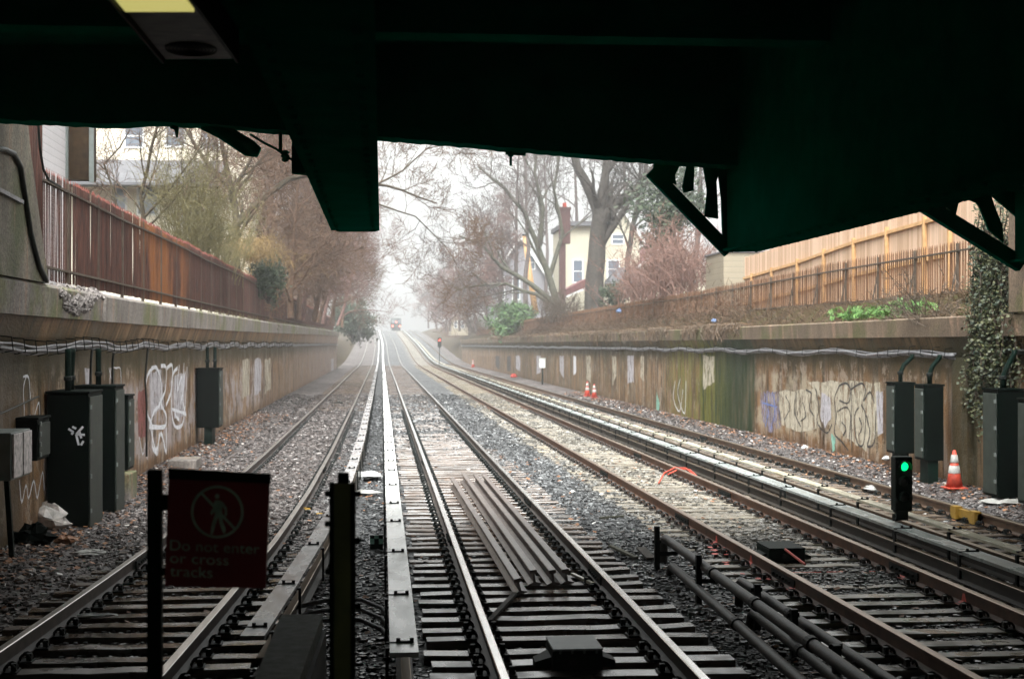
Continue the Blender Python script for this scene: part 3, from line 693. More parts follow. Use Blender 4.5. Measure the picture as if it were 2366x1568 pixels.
for x0, w, m in ((1240, 9, 'g_lilac'), (1293, 10, 'g_lilac'), (1325, 6, 'g_white'), (1355, 10, 'g_beige'), (1145, 9, 'g_dark'), (1172, 8, 'g_dark'), (1192, 10, 'g_lilac'), (1415, 9, 'g_beige'), (1450, 14, 'g_lilac'), (1480, 8, 'g_beige'), (1625, 26, 'g_beige')):
    k = (x0 - 882) * .135; patch([(x0, 822), (x0 + w, 822), (x0 + w, 822 + k * R.uniform(.6, 1)), (x0, 822 + k * R.uniform(.6, 1))], RW, M[m], wr)

# cables along the walls
def bundle(xf, y0, y1, z0, nstr, label, seed, rr=.02, vis=120, mat='cable'):
    t = thing('cable_bundle', (xf, y0, z0), label, 'cables', 'cable bundles along the walls'); r = random.Random(seed); s = 1 if xf < 0 else -1
    for k in range(nstr):
        pts = []; y = y0
        while y < y1:
            sag = .035 * math.sin(y * 1.1 + seed) + .04 * nz(y, k * .3, seed, .35)
            pts.append((xf + s * (.05 + .05 * (k % 2)) + .012 * math.sin(y * 2 + k), y, z0 + sag + (k - nstr/2) * rr * 1.7 + .012 * math.sin(y * 3.1 + k * 2)))
            y += .45 if y < 60 else 3
        g = MB(); g.tube(pts, rr * r.uniform(.8, 1.15), 7); g.build('cable', M[mat], t, smooth=True)
    y = y0 + .3
    while y < min(y1, 75):
        z = z0 + .035 * math.sin(y * 1.1 + seed); g = MB(); g.tube([(xf, y, z + .11), (xf + s * .14, y, z + .10), (xf + s * .16, y, z - .07), (xf + s * .02, y, z - .1)], .009, 5); g.build('cable_hook', M['stoneblack'], t); y += .62 if y < 30 else 1.4
bundle(LW + .12, 15, WL_END, 2.49, 4, 'thick sagging bundle of grey cables along the left wall', 1)
bundle(RW - .06, 26.2, WR_END, 2.34, 3, 'grey cable bundle strung along the right wall', 2, .026)
bundle(RW - .06, 17, 24.3, 2.45, 2, 'dark cable on the right wall above the last two cabinets', 4, .03, mat='cable_dark')

# ------------------------------------------------------------------ trackside cabinets
def cabinet(x0, x1, y0, y1, z0, z1, label, side=1, leg=None, conduit=(), mat='cabinet', group='black cabinets along the walls', ctop=2.45):
    t = thing('cabinet', ((x0+x1)/2, (y0+y1)/2, z0), label, 'cabinet', group); g = MB(); g.box(x0, x1, y0, y1, z0, z1); bevel(g.build('body', M[mat], t), .012)
    g = MB(); g.box(x0 - .02, x1 + .02, y0 - .02, y1 + .02, z1 + .001, z1 + .035); bevel(g.build('cap', M[mat], t), .008)
    xe = x1 if side > 0 else x0; g = MB(); g.box(min(xe, xe + side*.022), max(xe, xe + side*.022), y0 + .04, y1 - .04, z0 + .05, z1 - .05); bevel(g.build('door', M['cab_door'], t), .006)
    for f in (.15, .4, .65, .9):
        g = MB(); z = z0 + (z1 - z0) * f; g.box(min(xe + side*.022, xe + side*.04), max(xe + side*.022, xe + side*.04), y0 + .02, y0 + .09, z - .03, z + .03)
        g.build('hinge', M['grey_metal'], t)
    if leg is not None:
        xm = (x0 + x1) / 2; g = MB(); g.box(xm - .1, xm + .1, y0 + .05, y1 - .05, leg, z0 - .001); g.build('leg', M['black'], t)
    for (cx, cy, bend) in conduit:
        g = MB(); g.tube([(cx, cy, z1 + .03), (cx, cy, z1 + .22), (cx + bend * .3, cy, z1 + .38), (cx + bend, cy, ctop - .06), (cx + bend, cy, ctop)], .045, 10); g.build('conduit', M['black'], t, smooth=True)
        g = MB(); g.lathe((cx, cy, z1 + .18), [(.05, 0), (.062, .01), (.062, .06), (.05, .07)], 10); g.build('conduit_collar', M['stoneblack'], t)
    return t
cab1 = cabinet(-4.86, -4.27, 21.25, 22.25, -.22, 1.80, 'tall black cabinet with a small white graffiti mark, front of the left row', 1, None, ((-4.6, 21.45, 0), (-4.66, 21.95, .02)))
cabinet(-4.86, -4.24, 23.15, 23.95, -.22, 1.83, 'tall black cabinet directly behind the one with the white mark', 1, None, ((-4.55, 23.45, 0),))
cabinet(-4.86, -4.42, 25.35, 25.95, .32, 1.60, 'narrow black box standing on a concrete block, third of the left row', 1, None, ())
cabinet(-4.86, -4.28, 38.05, 38.95, .32, 1.86, 'black box on a short leg, alone farther along the left wall', 1, -.2, ((-4.6, 38.25, 0), (-4.45, 38.65, 0)))
cabinet(-4.92, -4.62, 19.65, 20.35, .95, 1.50, 'small flat black box beside the pale twin door box', 1)
cabinet(10.30, 10.70, 27.83, 28.33, .32, 1.72, 'left of the two black boxes behind the green signal', -1, -.15, ((10.5, 28.08, .25),), ctop=2.32)
cabinet(10.30, 10.68, 26.28, 26.78, .3, 1.72, 'right of the two black boxes behind the green signal', -1, -.15, ((10.5, 26.53, .2),), ctop=2.32)
cabinet(10.28, 10.74, 22.98, 23.58, -.05, 1.74, 'tall black cabinet right of the big orange cone', -1, -.2, ((10.5, 23.28, .2),), ctop=2.42)
cabinet(10.30, 10.78, 21.68, 22.28, -.05, 1.62, 'tall black cabinet at the right edge of the picture', -1, -.2)
g = MB()
for st in ([(167,985),(176,990)], [(192,985),(176,1003),(182,1028)], [(158,990),(170,998),(165,1003)], [(176,1003),(196,1004)], [(193,1018),(187,1028)], [(183,995),(188,1012)]):
    pts = [P(a, b, Y=21.247) for a, b in st]; 
    for a, b in zip(pts, pts[1:]):
        d = (b - a).normalized(); nn = Vector((-d.z, 0, d.x)) * .016; g.add([tuple(a - nn), tuple(a + nn), tuple(b + nn), tuple(b - nn)], [(0,1,2,3)])
g.build('graffiti', M['g_white'], cab1)
# pale twin box
t = thing('junction_box', (-4.6, 17.7, .87), 'grey box with two peeling white doors on a thin black leg at the left edge', 'junction box')
g = MB(); g.box(-4.88, -4.46, 17.65, 18.6, .87, 1.45); bevel(g.build('body', M['grey_metal'], t), .01)
for a, b in ((17.68, 18.10), (18.16, 18.57)):
    g = MB(); g.box(-4.458, -4.43, a, b, .9, 1.43); bevel(g.build('door', simple('peeling_white', (.52, .47, .46), .6, 0, .5, 14), t), .006)
g = MB(); g.bar((-4.6, 18.0, .87), (-4.55, 18.1, -.25), .06, .06); g.build('leg', M['black'], t)
# concrete blocks
for (a, b, c, d, e, f, lb) in ((-4.88, -4.3, 24.8, 25.6, -.3, .30, 'concrete block under the narrow black box'), (-4.6, -4.0, 31.2, 32.2, -.3, .02, 'low mossy concrete block at the foot of the left wall')):
    g = MB(); g.box(a, b, c, d, e, f); o = bevel(g.build('concrete_block', M['copeL'], None, origin=((a+b)/2, (c+d)/2, e)), .02); tag(o, lb, 'block')
# conduits looping down the left wall
for i, (y, yy) in enumerate(((23.9, 24.6), (25.8, 26.6), (29.5, 30.0))):
    g = MB(); g.tube([(LW + .16, y, 2.45), (LW + .12, y + .1, 2.2), (LW + .06, y + .5 * (yy - y), 1.8), (LW + .05, yy, 1.3), (LW + .05, yy, .2)], .022, 7)
    tag(g.build('conduit', M['cable_dark'], None, origin=(LW, y, .2), smooth=True), ['thin black conduit dropping behind the second tall cabinet', 'thin black conduit beside the narrow black box', 'thin black conduit left of the white graffiti'][i], 'conduit', 'conduits on the left wall')
g = MB(); g.tube([(LW + .05, 16.0, 1.60), (LW + .05, 18.5, 1.62), (LW + .05, 20.7, 1.78)], .012, 6); g.tube([(LW + .05, 19.9, .95), (LW + .05, 20.7, .98)], .012, 6)
tag(g.build('cable', M['cable_dark'], None, origin=(LW, 18, 1.6)), 'thin black wire hanging on the wall above the pale twin door box', 'wire')

# signals
def signal(c, z0, z1, w, em, label, lens_z):
    t = thing('signal', (c[0], c[1], z0), label, 'signal'); x, y = c
    g = MB(); g.box(x - w/2, x + w/2, y - w*.35, y + w*.4, z0 + .12, z1); bevel(g.build('housing', M['black'], t), .02)
    g = MB(); g.box(x - w*.3, x + w*.3, y - w*.2, y + w*.3, z0, z0 + .12); g.box(x - w*.5, x - w*.5 + .03, y - w*.4, y - w*.35, z0, z1 - .05); g.build('base', M['black'], t)
    for i in range(3):
        z = lens_z - i * w * .85
        if z < z0 + .15: break
        g = MB(); n = 14
        for j in range(n):   # hood
            a0 = math.pi * (-.15 + 1.3 * j / n); a1 = math.pi * (-.15 + 1.3 * (j+1) / n); r_ = w * .34; q = y - w*.35
            vs = []
            for (aa, rr_) in ((a0, r_), (a1, r_)):
                vs += [(x + rr_*math.cos(aa), q, z + rr_*math.sin(aa)), (x + rr_*math.cos(aa), q - w*.42, z + rr_*math.sin(aa))]
                vs += [(x + rr_*.92*math.cos(aa), q, z + rr_*.92*math.sin(aa)), (x + rr_*.92*math.cos(aa), q - w*.42, z + rr_*.92*math.sin(aa))]
            g.add(vs, [(0,1,5,4),(2,6,7,3),(1,3,7,5)])
        g.build('hood', M['black'], t)
        g = MB(); g.loft([[(x + rr_*math.cos(2*math.pi*j/16), y - w*.35 - d_, z + rr_*math.sin(2*math.pi*j/16)) for j in range(16)] for rr_, d_ in ((w*.24, .001), (w*.21, .02), (w*.11, .03))])
        g.build('lens', em if i == 0 else M['stoneblack'], t, smooth=True)
    return t
signal((6.9, 18.4), .18, 1.03, .24, M['em_green'], 'small black signal showing a green light between the right hand boards', .90)
sg = signal((6.95, 172), 2.1, 3.3, .45, M['em_red'], 'distant signal showing a red light near the end of the right wall', 3.0)
g = MB(); g.box(6.91, 6.99, 172.1, 172.2, .1, 2.1); g.build('mast', M['black'], sg)
def FW(u, v, x=10.45):
    p = P(u, v, X=x); p.z = -.12; return p
# white box on post near the right wall
c = FW(1253, 882, 10.55); t = thing('junction_box', c, 'small white box on a thin post at the foot of the right wall', 'junction box')
z0 = P(1253, 850, Y=c.y).z; z1 = P(1253, 828, Y=c.y).z
g = MB(); g.box(c.x - .2, c.x + .2, c.y - .12, c.y + .12, z0, z1); bevel(g.build('body', M['white'], t), .02)
g = MB(); g.box(c.x - .05, c.x + .05, c.y - .05, c.y + .05, -.2, z0); g.build('post', M['black'], t)
g = MB(); g.box(c.x - .22, c.x + .22, c.y - .14, c.y + .14, z1, z1 + .04); g.build('cap', M['dull_white'], t)

# cones
def cone(c, h, label, bands=True, tilt=0):
    t = thing('traffic_cone', c, label, 'traffic cone', 'orange traffic cones at the right wall')
    b = .19 * h / .7; g = MB(); g.box(c[0]-b, c[0]+b, c[1]-b, c[1]+b, c[2], c[2]+.03); bevel(g.build('base', M['orange'], t), .01)
    r0, r1 = .15 * h / .7, .03 * h / .7; f = lambda u: r0 + (r1 - r0) * u
    g = MB(); g.lathe(c, [(f(0), .03), (f(.30), .03 + h*.3), (f(1), h), (f(1)*.6, h + .005)], 20); g.build('body', M['orange'], t, smooth=True)
    for a, d in ((.38, .56), (.66, .84)):
        g = MB(); g.lathe(c, [(f(a), h*a + .0), (f(a) + .006, h*a + .03), (f(d) + .006, h*d + .03), (f(d), h*d + .03)], 20); g.build('reflective_band', M['dull_white'], t, smooth=True)
    return t
cone(tuple(P(2205, 1128, Z=-.12)), .70, 'large orange cone beside the tall black cabinet')
cone(tuple(FW(1357, 903)), .74, 'left orange cone of the distant pair by the right wall')
cone(tuple(FW(1373, 908)), .68, 'right orange cone of the distant pair by the right wall')
cone(tuple(FW(1093, 848)), .9, 'tiny farthest orange cone by the end of the right wall')
g = MB(); p = FW(1187, 868); g.lathe(p, [(.25, 0), (.3, .08), (.16, .3), (.03, .32)], 7)
tag(g.build('litter', M['red_litter'], None, origin=p), 'small orange scrap at the foot of the right wall, left of the white box', 'litter')

# yellow clamp on far right rail
t = thing('rail_clamp', (8.95 - .1, 21.2, -.15), 'yellow steel clamp on the far right rail', 'rail clamp'); x = 8.2 + .752
g = MB(); g.box(x - .10, x - .04, 20.5, 21.4, -.14, -.01); g.build('plate', M['yellow'], t)
for y in (20.6, 21.3):
    g = MB(); g.box(x - .15, x - .04, y - .1, y + .1, -.17, .02); g.build('block', M['yellow'], t)

# ------------------------------------------------------------------ bridge overhead
br = thing('overpass_bridge', (3, 14.5, 4.5), 'black silhouetted steel bridge overhead with hanging beams and knee braces', 'bridge')
D0 = 15.0
def Q(px, py, D=D0): return P(px, py, D=D)
g = MB(); pts = [(-420, 281), (0, 286), (60, 289), (130, 291), (230, 297), (300, 297), (345, 292), (400, 293), (440, 296), (520, 300), (600, 308), (680, 313), (866, 325), (1000, 336), (1180, 352), (1350, 366), (1515, 380), (1600, 386), (2100, 425), (2700, 470)]
prev = None; low = []
for (a, b), (c, d) in zip(pts, pts[1:]):
    n = max(1, int((c - a) / 14))
    for i in range(n): low.append((a + (c - a) * i / n, b + (d - b) * i / n + R.uniform(-1.6, 1.6)))
low.append(pts[-1]); lo = [Q(a, b) for a, b in low]; hi = [Vector((p.x, p.y, 6.4)) for p in lo]
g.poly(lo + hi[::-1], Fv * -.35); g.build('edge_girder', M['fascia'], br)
g = MB(); g.box(-14, 24, -38, 17.9, 5.6, 6.6); g.build('deck', M['bridge'], br)  # far end runs unseen past the edge girder, added to shade the foreground
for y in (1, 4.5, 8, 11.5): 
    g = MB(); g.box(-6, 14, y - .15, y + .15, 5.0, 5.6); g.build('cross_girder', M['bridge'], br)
def lbeam(px0, px1, py, dn, label, top=6.0, near=-20):
    """longitudinal beam whose far end shows at px0..px1, py"""
    a, b = P(px0, py, D=dn), P(px1, py, D=dn); g = MB(); z = a.z
    g.box(a.x, b.x, near, a.y, z + .03, top); w = b.x - a.x
    g.box(a.x - .04, b.x + .04, near, a.y + .03, z, z + .028)
    for i in range(0, 60): 
        for xx in (a.x + .03, b.x - .03):
            yy = a.y - .1 - i * .3
            if yy > 3: g.lathe((xx, yy, z - .02), [(.0, 0), (.016, .004), (.02, .0195)], 6)
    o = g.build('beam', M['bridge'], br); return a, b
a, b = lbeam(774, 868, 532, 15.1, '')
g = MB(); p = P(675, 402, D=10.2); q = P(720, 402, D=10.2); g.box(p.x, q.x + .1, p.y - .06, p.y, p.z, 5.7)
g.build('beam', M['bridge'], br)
g = MB(); pl = [(675, 300), (675, 400), (712, 404), (730, 450), (752, 500), (766, 515), (770, 530), (782, 534), (866, 534), (874, 530), (870, 515), (866, 420), (866, 300)]
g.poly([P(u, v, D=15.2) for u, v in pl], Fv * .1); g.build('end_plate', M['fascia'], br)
lbeam(1680, 1750, 580, 15.1, '')
g = MB(); pl = [(1515, 375), (1515, 412), (1540, 425), (1665, 578), (1700, 582), (1750, 580), (1752, 530), (1752, 420), (1700, 330), (1560, 330)]
hole = None
# end plate with open triangles: built as separate bars
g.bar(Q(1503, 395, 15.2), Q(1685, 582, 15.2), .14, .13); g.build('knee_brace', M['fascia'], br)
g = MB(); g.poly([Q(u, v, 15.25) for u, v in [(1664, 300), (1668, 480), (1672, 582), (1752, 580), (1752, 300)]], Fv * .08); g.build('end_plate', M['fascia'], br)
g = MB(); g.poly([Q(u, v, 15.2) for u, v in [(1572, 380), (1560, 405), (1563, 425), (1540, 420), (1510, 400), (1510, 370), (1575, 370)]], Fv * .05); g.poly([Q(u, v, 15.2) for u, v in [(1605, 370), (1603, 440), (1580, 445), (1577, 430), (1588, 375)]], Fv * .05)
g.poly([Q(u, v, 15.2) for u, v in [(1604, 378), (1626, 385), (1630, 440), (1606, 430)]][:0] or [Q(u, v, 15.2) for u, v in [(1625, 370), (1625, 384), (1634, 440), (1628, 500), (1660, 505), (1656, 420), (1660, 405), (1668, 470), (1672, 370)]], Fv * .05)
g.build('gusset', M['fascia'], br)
a, b = lbeam(2345, 2440, 606, 15.1, '')
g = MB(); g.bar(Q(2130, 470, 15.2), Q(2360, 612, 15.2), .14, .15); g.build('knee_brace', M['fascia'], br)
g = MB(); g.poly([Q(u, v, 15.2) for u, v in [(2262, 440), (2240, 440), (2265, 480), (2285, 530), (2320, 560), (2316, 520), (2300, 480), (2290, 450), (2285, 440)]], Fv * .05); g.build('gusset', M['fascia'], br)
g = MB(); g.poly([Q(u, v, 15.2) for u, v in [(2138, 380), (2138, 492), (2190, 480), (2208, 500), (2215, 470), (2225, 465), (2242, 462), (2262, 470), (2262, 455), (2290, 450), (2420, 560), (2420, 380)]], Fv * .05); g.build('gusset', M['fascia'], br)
# hanging rag of pipe lagging, insulator and rod
t = thing('torn_pipe', Q(500, 296, 14.9), 'thick torn black pipe end drooping below the bridge edge', 'pipe')
g = MB(); pp = [(470, 285), (510, 300), (548, 325), (575, 342), (598, 352)]; rr_ = [16, 20, 20, 21, 13]
g.tube([Q(u, v, 14.9) for u, v in pp], [x * 14.9 / FPX for x in rr_], 12); g.tube([Q(398, 290, 14.9), Q(408, 298, 14.9), Q(409, 318, 14.9)], [.04, .03, .01], 6); g.build('pipe_run', M['bridge'], t, smooth=True)
t = thing('insulator', Q(650, 310, 14.9), 'black rod and insulator hanging beside the box shaped beam', 'insulator')
g = MB(); g.tube([Q(648, 300, 14.9), Q(648, 350, 14.9)], .02, 6); g.tube([Q(578, 310, 14.9), Q(610, 330, 14.9), Q(640, 345, 14.9), Q(662, 362, 14.9), Q(680, 372, 14.9)], .014, 5); g.build('rod', M['bridge'], t)
g = MB(); g.lathe(Q(659, 374, 14.9), [(.02, 0), (.04, .02), (.03, .04), (.05, .06), (.03, .08), (.05, .10), (.02, .12)], 8); g.build('insulator_body', M['bridge'], t)
g = MB(); g.tube([Q(1180, 350, 14.9), Q(1180, 383, 14.9)], .014, 6); g.tube([Q(1180, 356, 14.9), Q(1180, 362, 14.9)], .03, 6); g.bar(Q(1168, 354, 14.9), Q(1215, 357, 14.9), .03, .03)
tag(g.build('hanger_bolt', M['bridge'], None, origin=Q(1180, 350, 14.9)), 'small bolt hanging from the bridge edge above the middle track', 'bolt')

# abutment wing on the left with its curved conduit
t = thing('abutment', (LW, 19, 3.3), 'mossy concrete bridge abutment at the far left edge', 'abutment'); g = MB()
xw = LW + .30
pl = [(xw, -36, Lc(15) + .005), (xw, 20.25, Lc(15) + .005), (xw, 19.9, 3.9), (xw, 19.25, 5.0), (xw, 18.8, 6.0), (xw, 18.55, 6.5), (xw, -36, 6.5)]
g.poly(pl, (-.9, 0, 0)); g.build('wing_wall', M['abut'], t)
g = MB(); p_ = [P(u, v, X=xw + .03) for u, v in [(-20, 345), (10, 345), (32, 355), (48, 385), (58, 450), (72, 540), (90, 610), (108, 648)]]
g.tube(p_, .035, 8); g.build('conduit', M['cable_dark'], t, smooth=True)
g = MB(); g.bar(P(-5, 437, X=xw + .03), P(52, 467, X=xw + .03), .04, .05); g.build('bracket', M['cable'], t)

# lamp under the roof
t = thing('ceiling_lamp', P(460, 60, Z=3.82), 'grimy fluorescent ceiling lamp glowing yellow at the top left', 'lamp')
zf = 3.82; fl, fr = P(383, 137, Z=zf), P(537, 136, Z=zf); nl, nr = P(269, 0, Z=zf), P(437, 0, Z=zf)
def FP(u, v, dz=0): 
    p = (fl * (1-u) + fr * u) * (1 - v) + (nl * (1-u) + nr * u) * v; return Vector((p.x, p.y, zf + dz))
g = MB(); g.poly([FP(0,0), FP(1,0), FP(1,2.2), FP(0,2.2)], (0, 0, .13)); g.build('housing', M['fixture'], t)
g = MB(); g.poly([FP(.02,.87,-.012), FP(.98,.87,-.012), FP(.98,2.1,-.012), FP(.02,2.1,-.012)], (0, 0, .011)); g.build('diffuser', M['lamp_yellow'], t)
g = MB()
for k in range(7):
    rr_ = .06 + .055 * k; pts = [FP(.5 + rr_*.95*math.cos(a_), .2 + rr_*.33*math.sin(a_), -.003) for a_ in [2*math.pi*i/28 for i in range(29)]]; g.tube(pts, .0035, 4, cap=False)
g.build('grille', M['black'], t)
for s in (-.06, 1.06):
    g = MB(); g.poly([FP(s, 0, -.02), FP(s + .04, 0, -.02), FP(s + .04, 2.2, -.02), FP(s, 2.2, -.02)], (0, 0, .15)); g.build('side_channel', M['black'], t)

# ------------------------------------------------------------------ platform end, posts, sign
g = MB(); g.box(-1.3, .75, -28, 5.75, -.4, 1.05); tag(g.build('platform', M['abut']), kind='structure')
t = thing('platform_curb', P(650, 1500, Z=.95), 'rough grey concrete ledge at the platform end, at the bottom of the picture', 'ledge')
g = MB(); q = [P(650, 1419, Z=.98), P(746, 1417, Z=.98), P(672, 1620, Z=.98), P(566, 1620, Z=.98)]; g.poly(q, (0, 0, -.09)); g.build('top_slab', simple('rough_slab', (.15, .17, .16), .8, 0, .4, 18, bump=.6), t)
g = MB(); g.poly([v + Vector((.02, -.02, -.091)) for v in q], (0, 0, -1.2)); g.build('support', M['black'], t)
t = thing('gate_post', P(360, 1568, D=5.4) , 'narrow black gate post left of the maroon sign', 'post', 'posts at the platform end')
a, b = P(344, 1083, D=5.4), P(377, 1083, D=5.4); g = MB(); g.box(a.x, b.x, a.y - .05, a.y, 1.05, a.z); bevel(g.build('upright', M['black'], t), .004)
g = MB(); g.bar(P(377, 1160, D=5.4), P(392, 1160, D=5.4), .02, .06); g.bar(P(377, 1320, D=5.4), P(392, 1320, D=5.4), .02, .03); g.build('hinge', M['black'], t)
t = thing('gate_post', P(790, 1568, D=5.5), 'thick dark green post in the centre with a stepped cap', 'post', 'posts at the platform end')
a, b = P(762, 1112, D=5.5), P(822, 1112, D=5.5); g = MB(); g.box(a.x, a.x + .018, a.y - .08, a.y, 1.05, a.z); g.box(b.x - .018, b.x, a.y - .08, a.y, 1.05, a.z); bevel(g.build('flange', M['black'], t), .003)
g = MB(); g.box(a.x + .018, b.x - .018, a.y - .06, a.y - .02, 1.05, a.z - .003); g.build('web', M['postgreen'], t)
a, b = P(781, 1090, D=5.52), P(807, 1090, D=5.52); g = MB(); g.box(a.x, b.x, a.y - .05, a.y - .01, a.z - .06, a.z); g.build('cap', M['black'], t)
for (u, v, w) in ((758, 1140, 8), (826, 1140, 6), (758, 1210, 5), (826, 1250, 7), (759, 1320, 5), (826, 1400, 6)): p = P(u, v, D=5.5); g = MB(); g.tube([p + Rv * -.012, p + Rv * .012], .012, 6); g.build('bolt', M['black'], t)
# sign
S = lambda u, v, d=0: P(u, v, D=5.38 + d)
t = thing('warning_sign', S(500, 1356), 'maroon sign with a crossed out walking figure and faded lettering', 'sign')
g = MB(); g.poly([S(390, 1084), S(623, 1097), S(613, 1359), S(380, 1353)], Fv * .02); g.build('panel', M['maroon'], t)
g = MB(); g.poly([S(389, 1082, -.006), S(624, 1095, -.006), S(623, 1116, -.006), S(388, 1106, -.006)], Fv * .03); g.build('top_channel', M['black'], t)
g = MB(); cx, cy, rr_ = 502, 1182, 60
def ring(cx, cy, r0, r1, d):
    n = 48; vs = []
    for i in range(n): a_ = 2*math.pi*i/n; vs += [tuple(S(cx + r0*math.cos(a_), cy + r0*math.sin(a_), d)), tuple(S(cx + r1*math.cos(a_), cy + r1*math.sin(a_), d))]
    g.add(vs, [(2*i, 2*((i+1)%n), 2*((i+1)%n)+1, 2*i+1) for i in range(n)])
ring(cx, cy, 55, 61, -.003)
def fp(pts, d=-.003): g.add([tuple(S(u, v, d)) for u, v in pts], [tuple(range(len(pts)))])
fp([(464, 1141), (468, 1137), (545, 1219), (541, 1224)], -.005)
fp([(502 + 5.5*math.cos(i*.6), 1146 + 6*math.sin(i*.6)) for i in range(10)])
fp([(497, 1155), (508, 1155), (514, 1162), (513, 1188), (498, 1190), (495, 1180), (494, 1162)])       # torso
fp([(510, 1156), (516, 1160), (524, 1172), (525, 1190), (520, 1192), (519, 1176), (511, 1166)])          # arm right
fp([(497, 1160), (493, 1172), (486, 1182), (488, 1190), (492, 1186), (498, 1174)])                       # arm left
fp([(497, 1187), (506, 1190), (499, 1208), (492, 1234), (486, 1234), (489, 1210)])                      # leg left
fp([(504, 1187), (513, 1186), (515, 1205), (522, 1222), (519, 1233), (514, 1228), (507, 1208)])          # leg right
g.build('symbol', M['sign_text'], t)
def text(s, u, v, hpx, name='lettering', mat=None, maxw=None):
    cu = bpy.data.curves.new('t', 'FONT'); cu.body = s; cu.size = 1; o = bpy.data.objects.new('t', cu); COL.objects.link(o)
    bpy.context.view_layer.update(); me = bpy.data.meshes.new_from_object(o.evaluated_get(bpy.context.evaluated_depsgraph_get()))
    k = hpx / .72; ex = max(x.co.x for x in me.vertices) - min(x.co.x for x in me.vertices); x0 = min(x.co.x for x in me.vertices)
    sx = (maxw / ex) if maxw else k
    org = ORG[t.name]
    for x in me.vertices:
        p = S(u + (x.co.x - x0) * sx, v - x.co.y * k + (x.co.x - x0) * sx * .045, -.003) - org; x.co = p
    me.materials.clear(); me.materials.append(mat or M['sign_text']); bpy.data.objects.remove(o)
    ob = bpy.data.objects.new(name, me); COL.objects.link(ob); ob.parent = t; ORG[ob.name] = org
text('Do not enter', 393, 1270, 25, maxw=207); text('or cross', 393, 1299, 25, maxw=135); text('tracks', 393, 1330, 26, maxw=98)

# cables between posts and the white board, marker stakes
for i, (z, dy) in enumerate(((.02, 0), (-.03, -.25), (-.07, -.55))):
    y = 13.9 + dy; g = MB(); g.tube([(-.9, y + .1, z - .08), (-.55, y, z + .02), (-.2, y - .05, z + .03), (.0, y - .25, z - .02), (.06, y - .5, z - .08)], .022, 8)
    tag(g.build('cable', M['cable'], None, origin=(-.5, y, z), smooth=True), ['topmost of three grey cables bending to the white board', 'middle of three grey cables bending to the white board', 'lowest of three grey cables bending to the white board'][i], 'cable', 'cables by the white board')
for i, (u, v, y, lb, m) in enumerate(((870, 1246, None, 'short marker post with a pale green patch left of the white board', 'g_teal'), (871, 1408, None, 'short marker post with white patches nearest the bottom edge', 'white'))):
    p = P(u, v, X=-.07 if i == 0 else -.06); w = 15 * p.y / FPX; t = thing('marker_post', (p.x, p.y, -.2), lb, 'marker post', 'marker posts beside the white board')
    g = MB(); g.box(p.x - w, p.x + w, p.y - .03, p.y + .03, -.25, p.z + w * .7); g.build('post', M['black'], t)
    g = MB(); k = .032
    g.box(p.x - w, p.x - w*.35, p.y - k, p.y - .03, p.z - w*.6, p.z + w*.2); g.box(p.x + w*.35, p.x + w, p.y - k, p.y - .03, p.z - w*.6, p.z + w*.2); g.box(p.x - w*.35, p.x + w*.35, p.y - k, p.y - .03, p.z + w*.2, p.z + w*.7); g.build('reflector', M[m], t)

# ------------------------------------------------------------------ vegetation
def tubeseg(g, pts, rs, n): g.tube(pts, rs, n, cap=False)
def grow(g, tw, pts, rs, lvl, rnd, par, top=0):
    tubeseg(g if lvl < 2 else tw, pts, rs, 8 if lvl == 0 else (5 if lvl == 1 else 3))
    if lvl >= par['lv']: return
    nb = par['nb'][lvl]; L = sum((Vector(b) - Vector(a)).length for a, b in zip(pts, pts[1:]))
    for i in range(nb):
        t = par['t0'] + (1 - par['t0']) * (i + rnd.random()) / nb if lvl == 0 else .15 + .85 * (i + rnd.random()) / nb
        k = min(len(pts) - 2, int(t * (len(pts) - 1))); f = t * (len(pts) - 1) - k
        a = Vector(pts[k]); b = Vector(pts[k+1]); p = a.lerp(b, f); d = (b - a).normalized()
        r0 = (rs[k] + (rs[k+1] - rs[k]) * f) * .55
        o = d.orthogonal().normalized(); o.rotate(__import__('mathutils').Quaternion(d, rnd.random() * 6.283))
        ang = rad(rnd.uniform(*par['ang'])); nd = (d * math.cos(ang) + o * math.sin(ang)); nd.z += par['up']; nd.normalize()
        ln = par['len'][lvl] * rnd.uniform(.6, 1.2) * (1 - .45 * t); ns = 5 if lvl < 2 else 4; q = [p]; dd = nd
        for j in range(ns):
            dd = (dd + Vector((rnd.gauss(0, 1), rnd.gauss(0, 1), rnd.gauss(0, 1) + par['curl'])) * par['wob']).normalized(); q.append(q[-1] + dd * ln / ns)
        rmin = par.get('rmin', .006)
        grow(g, tw, q, [max(rmin, r0 * (1 - .8 * j / ns)) for j in range(ns + 1)], lvl + 1, rnd, par)
PAR = dict(lv=4, nb=(9, 7, 6, 4), len=(5, 2.6, 1.5, .8), ang=(25, 60), up=.25, t0=.3, wob=.17, curl=.12)
def tree(name, limbs, mat, label, par, seed, group=None, cat='tree', twmat=None, roots=None):
    rnd = random.Random(seed); g = MB(); tw = MB()
    base = limbs[0][0][0]; th = thing(name, base, label, cat, group)
    for i, (pts, rs) in enumerate(limbs): grow(g, tw, pts, rs, 0, rnd, par if i == 0 or not isinstance(par, list) else par)
    a = g.build('trunk', mat, th, smooth=True); b = tw.build('crown', twmat or mat, th); return th
def lim(pts, D, r0, r1, X=None):
    n = len(pts); ds = D if isinstance(D, (list, tuple)) else [D] * n
    P_ = [P(u, v, D=d) for (u, v), d in zip(pts, ds)]; out = []
    for i in range(n - 1):  # smooth a little
        out += [P_[i], P_[i].lerp(P_[i+1], .5) + Vector((R.gauss(0,.04), R.gauss(0,.04), R.gauss(0,.04)))]
    out.append(P_[-1]); return out, [r0 + (r1 - r0) * i / (len(out) - 1) for i in range(len(out))]
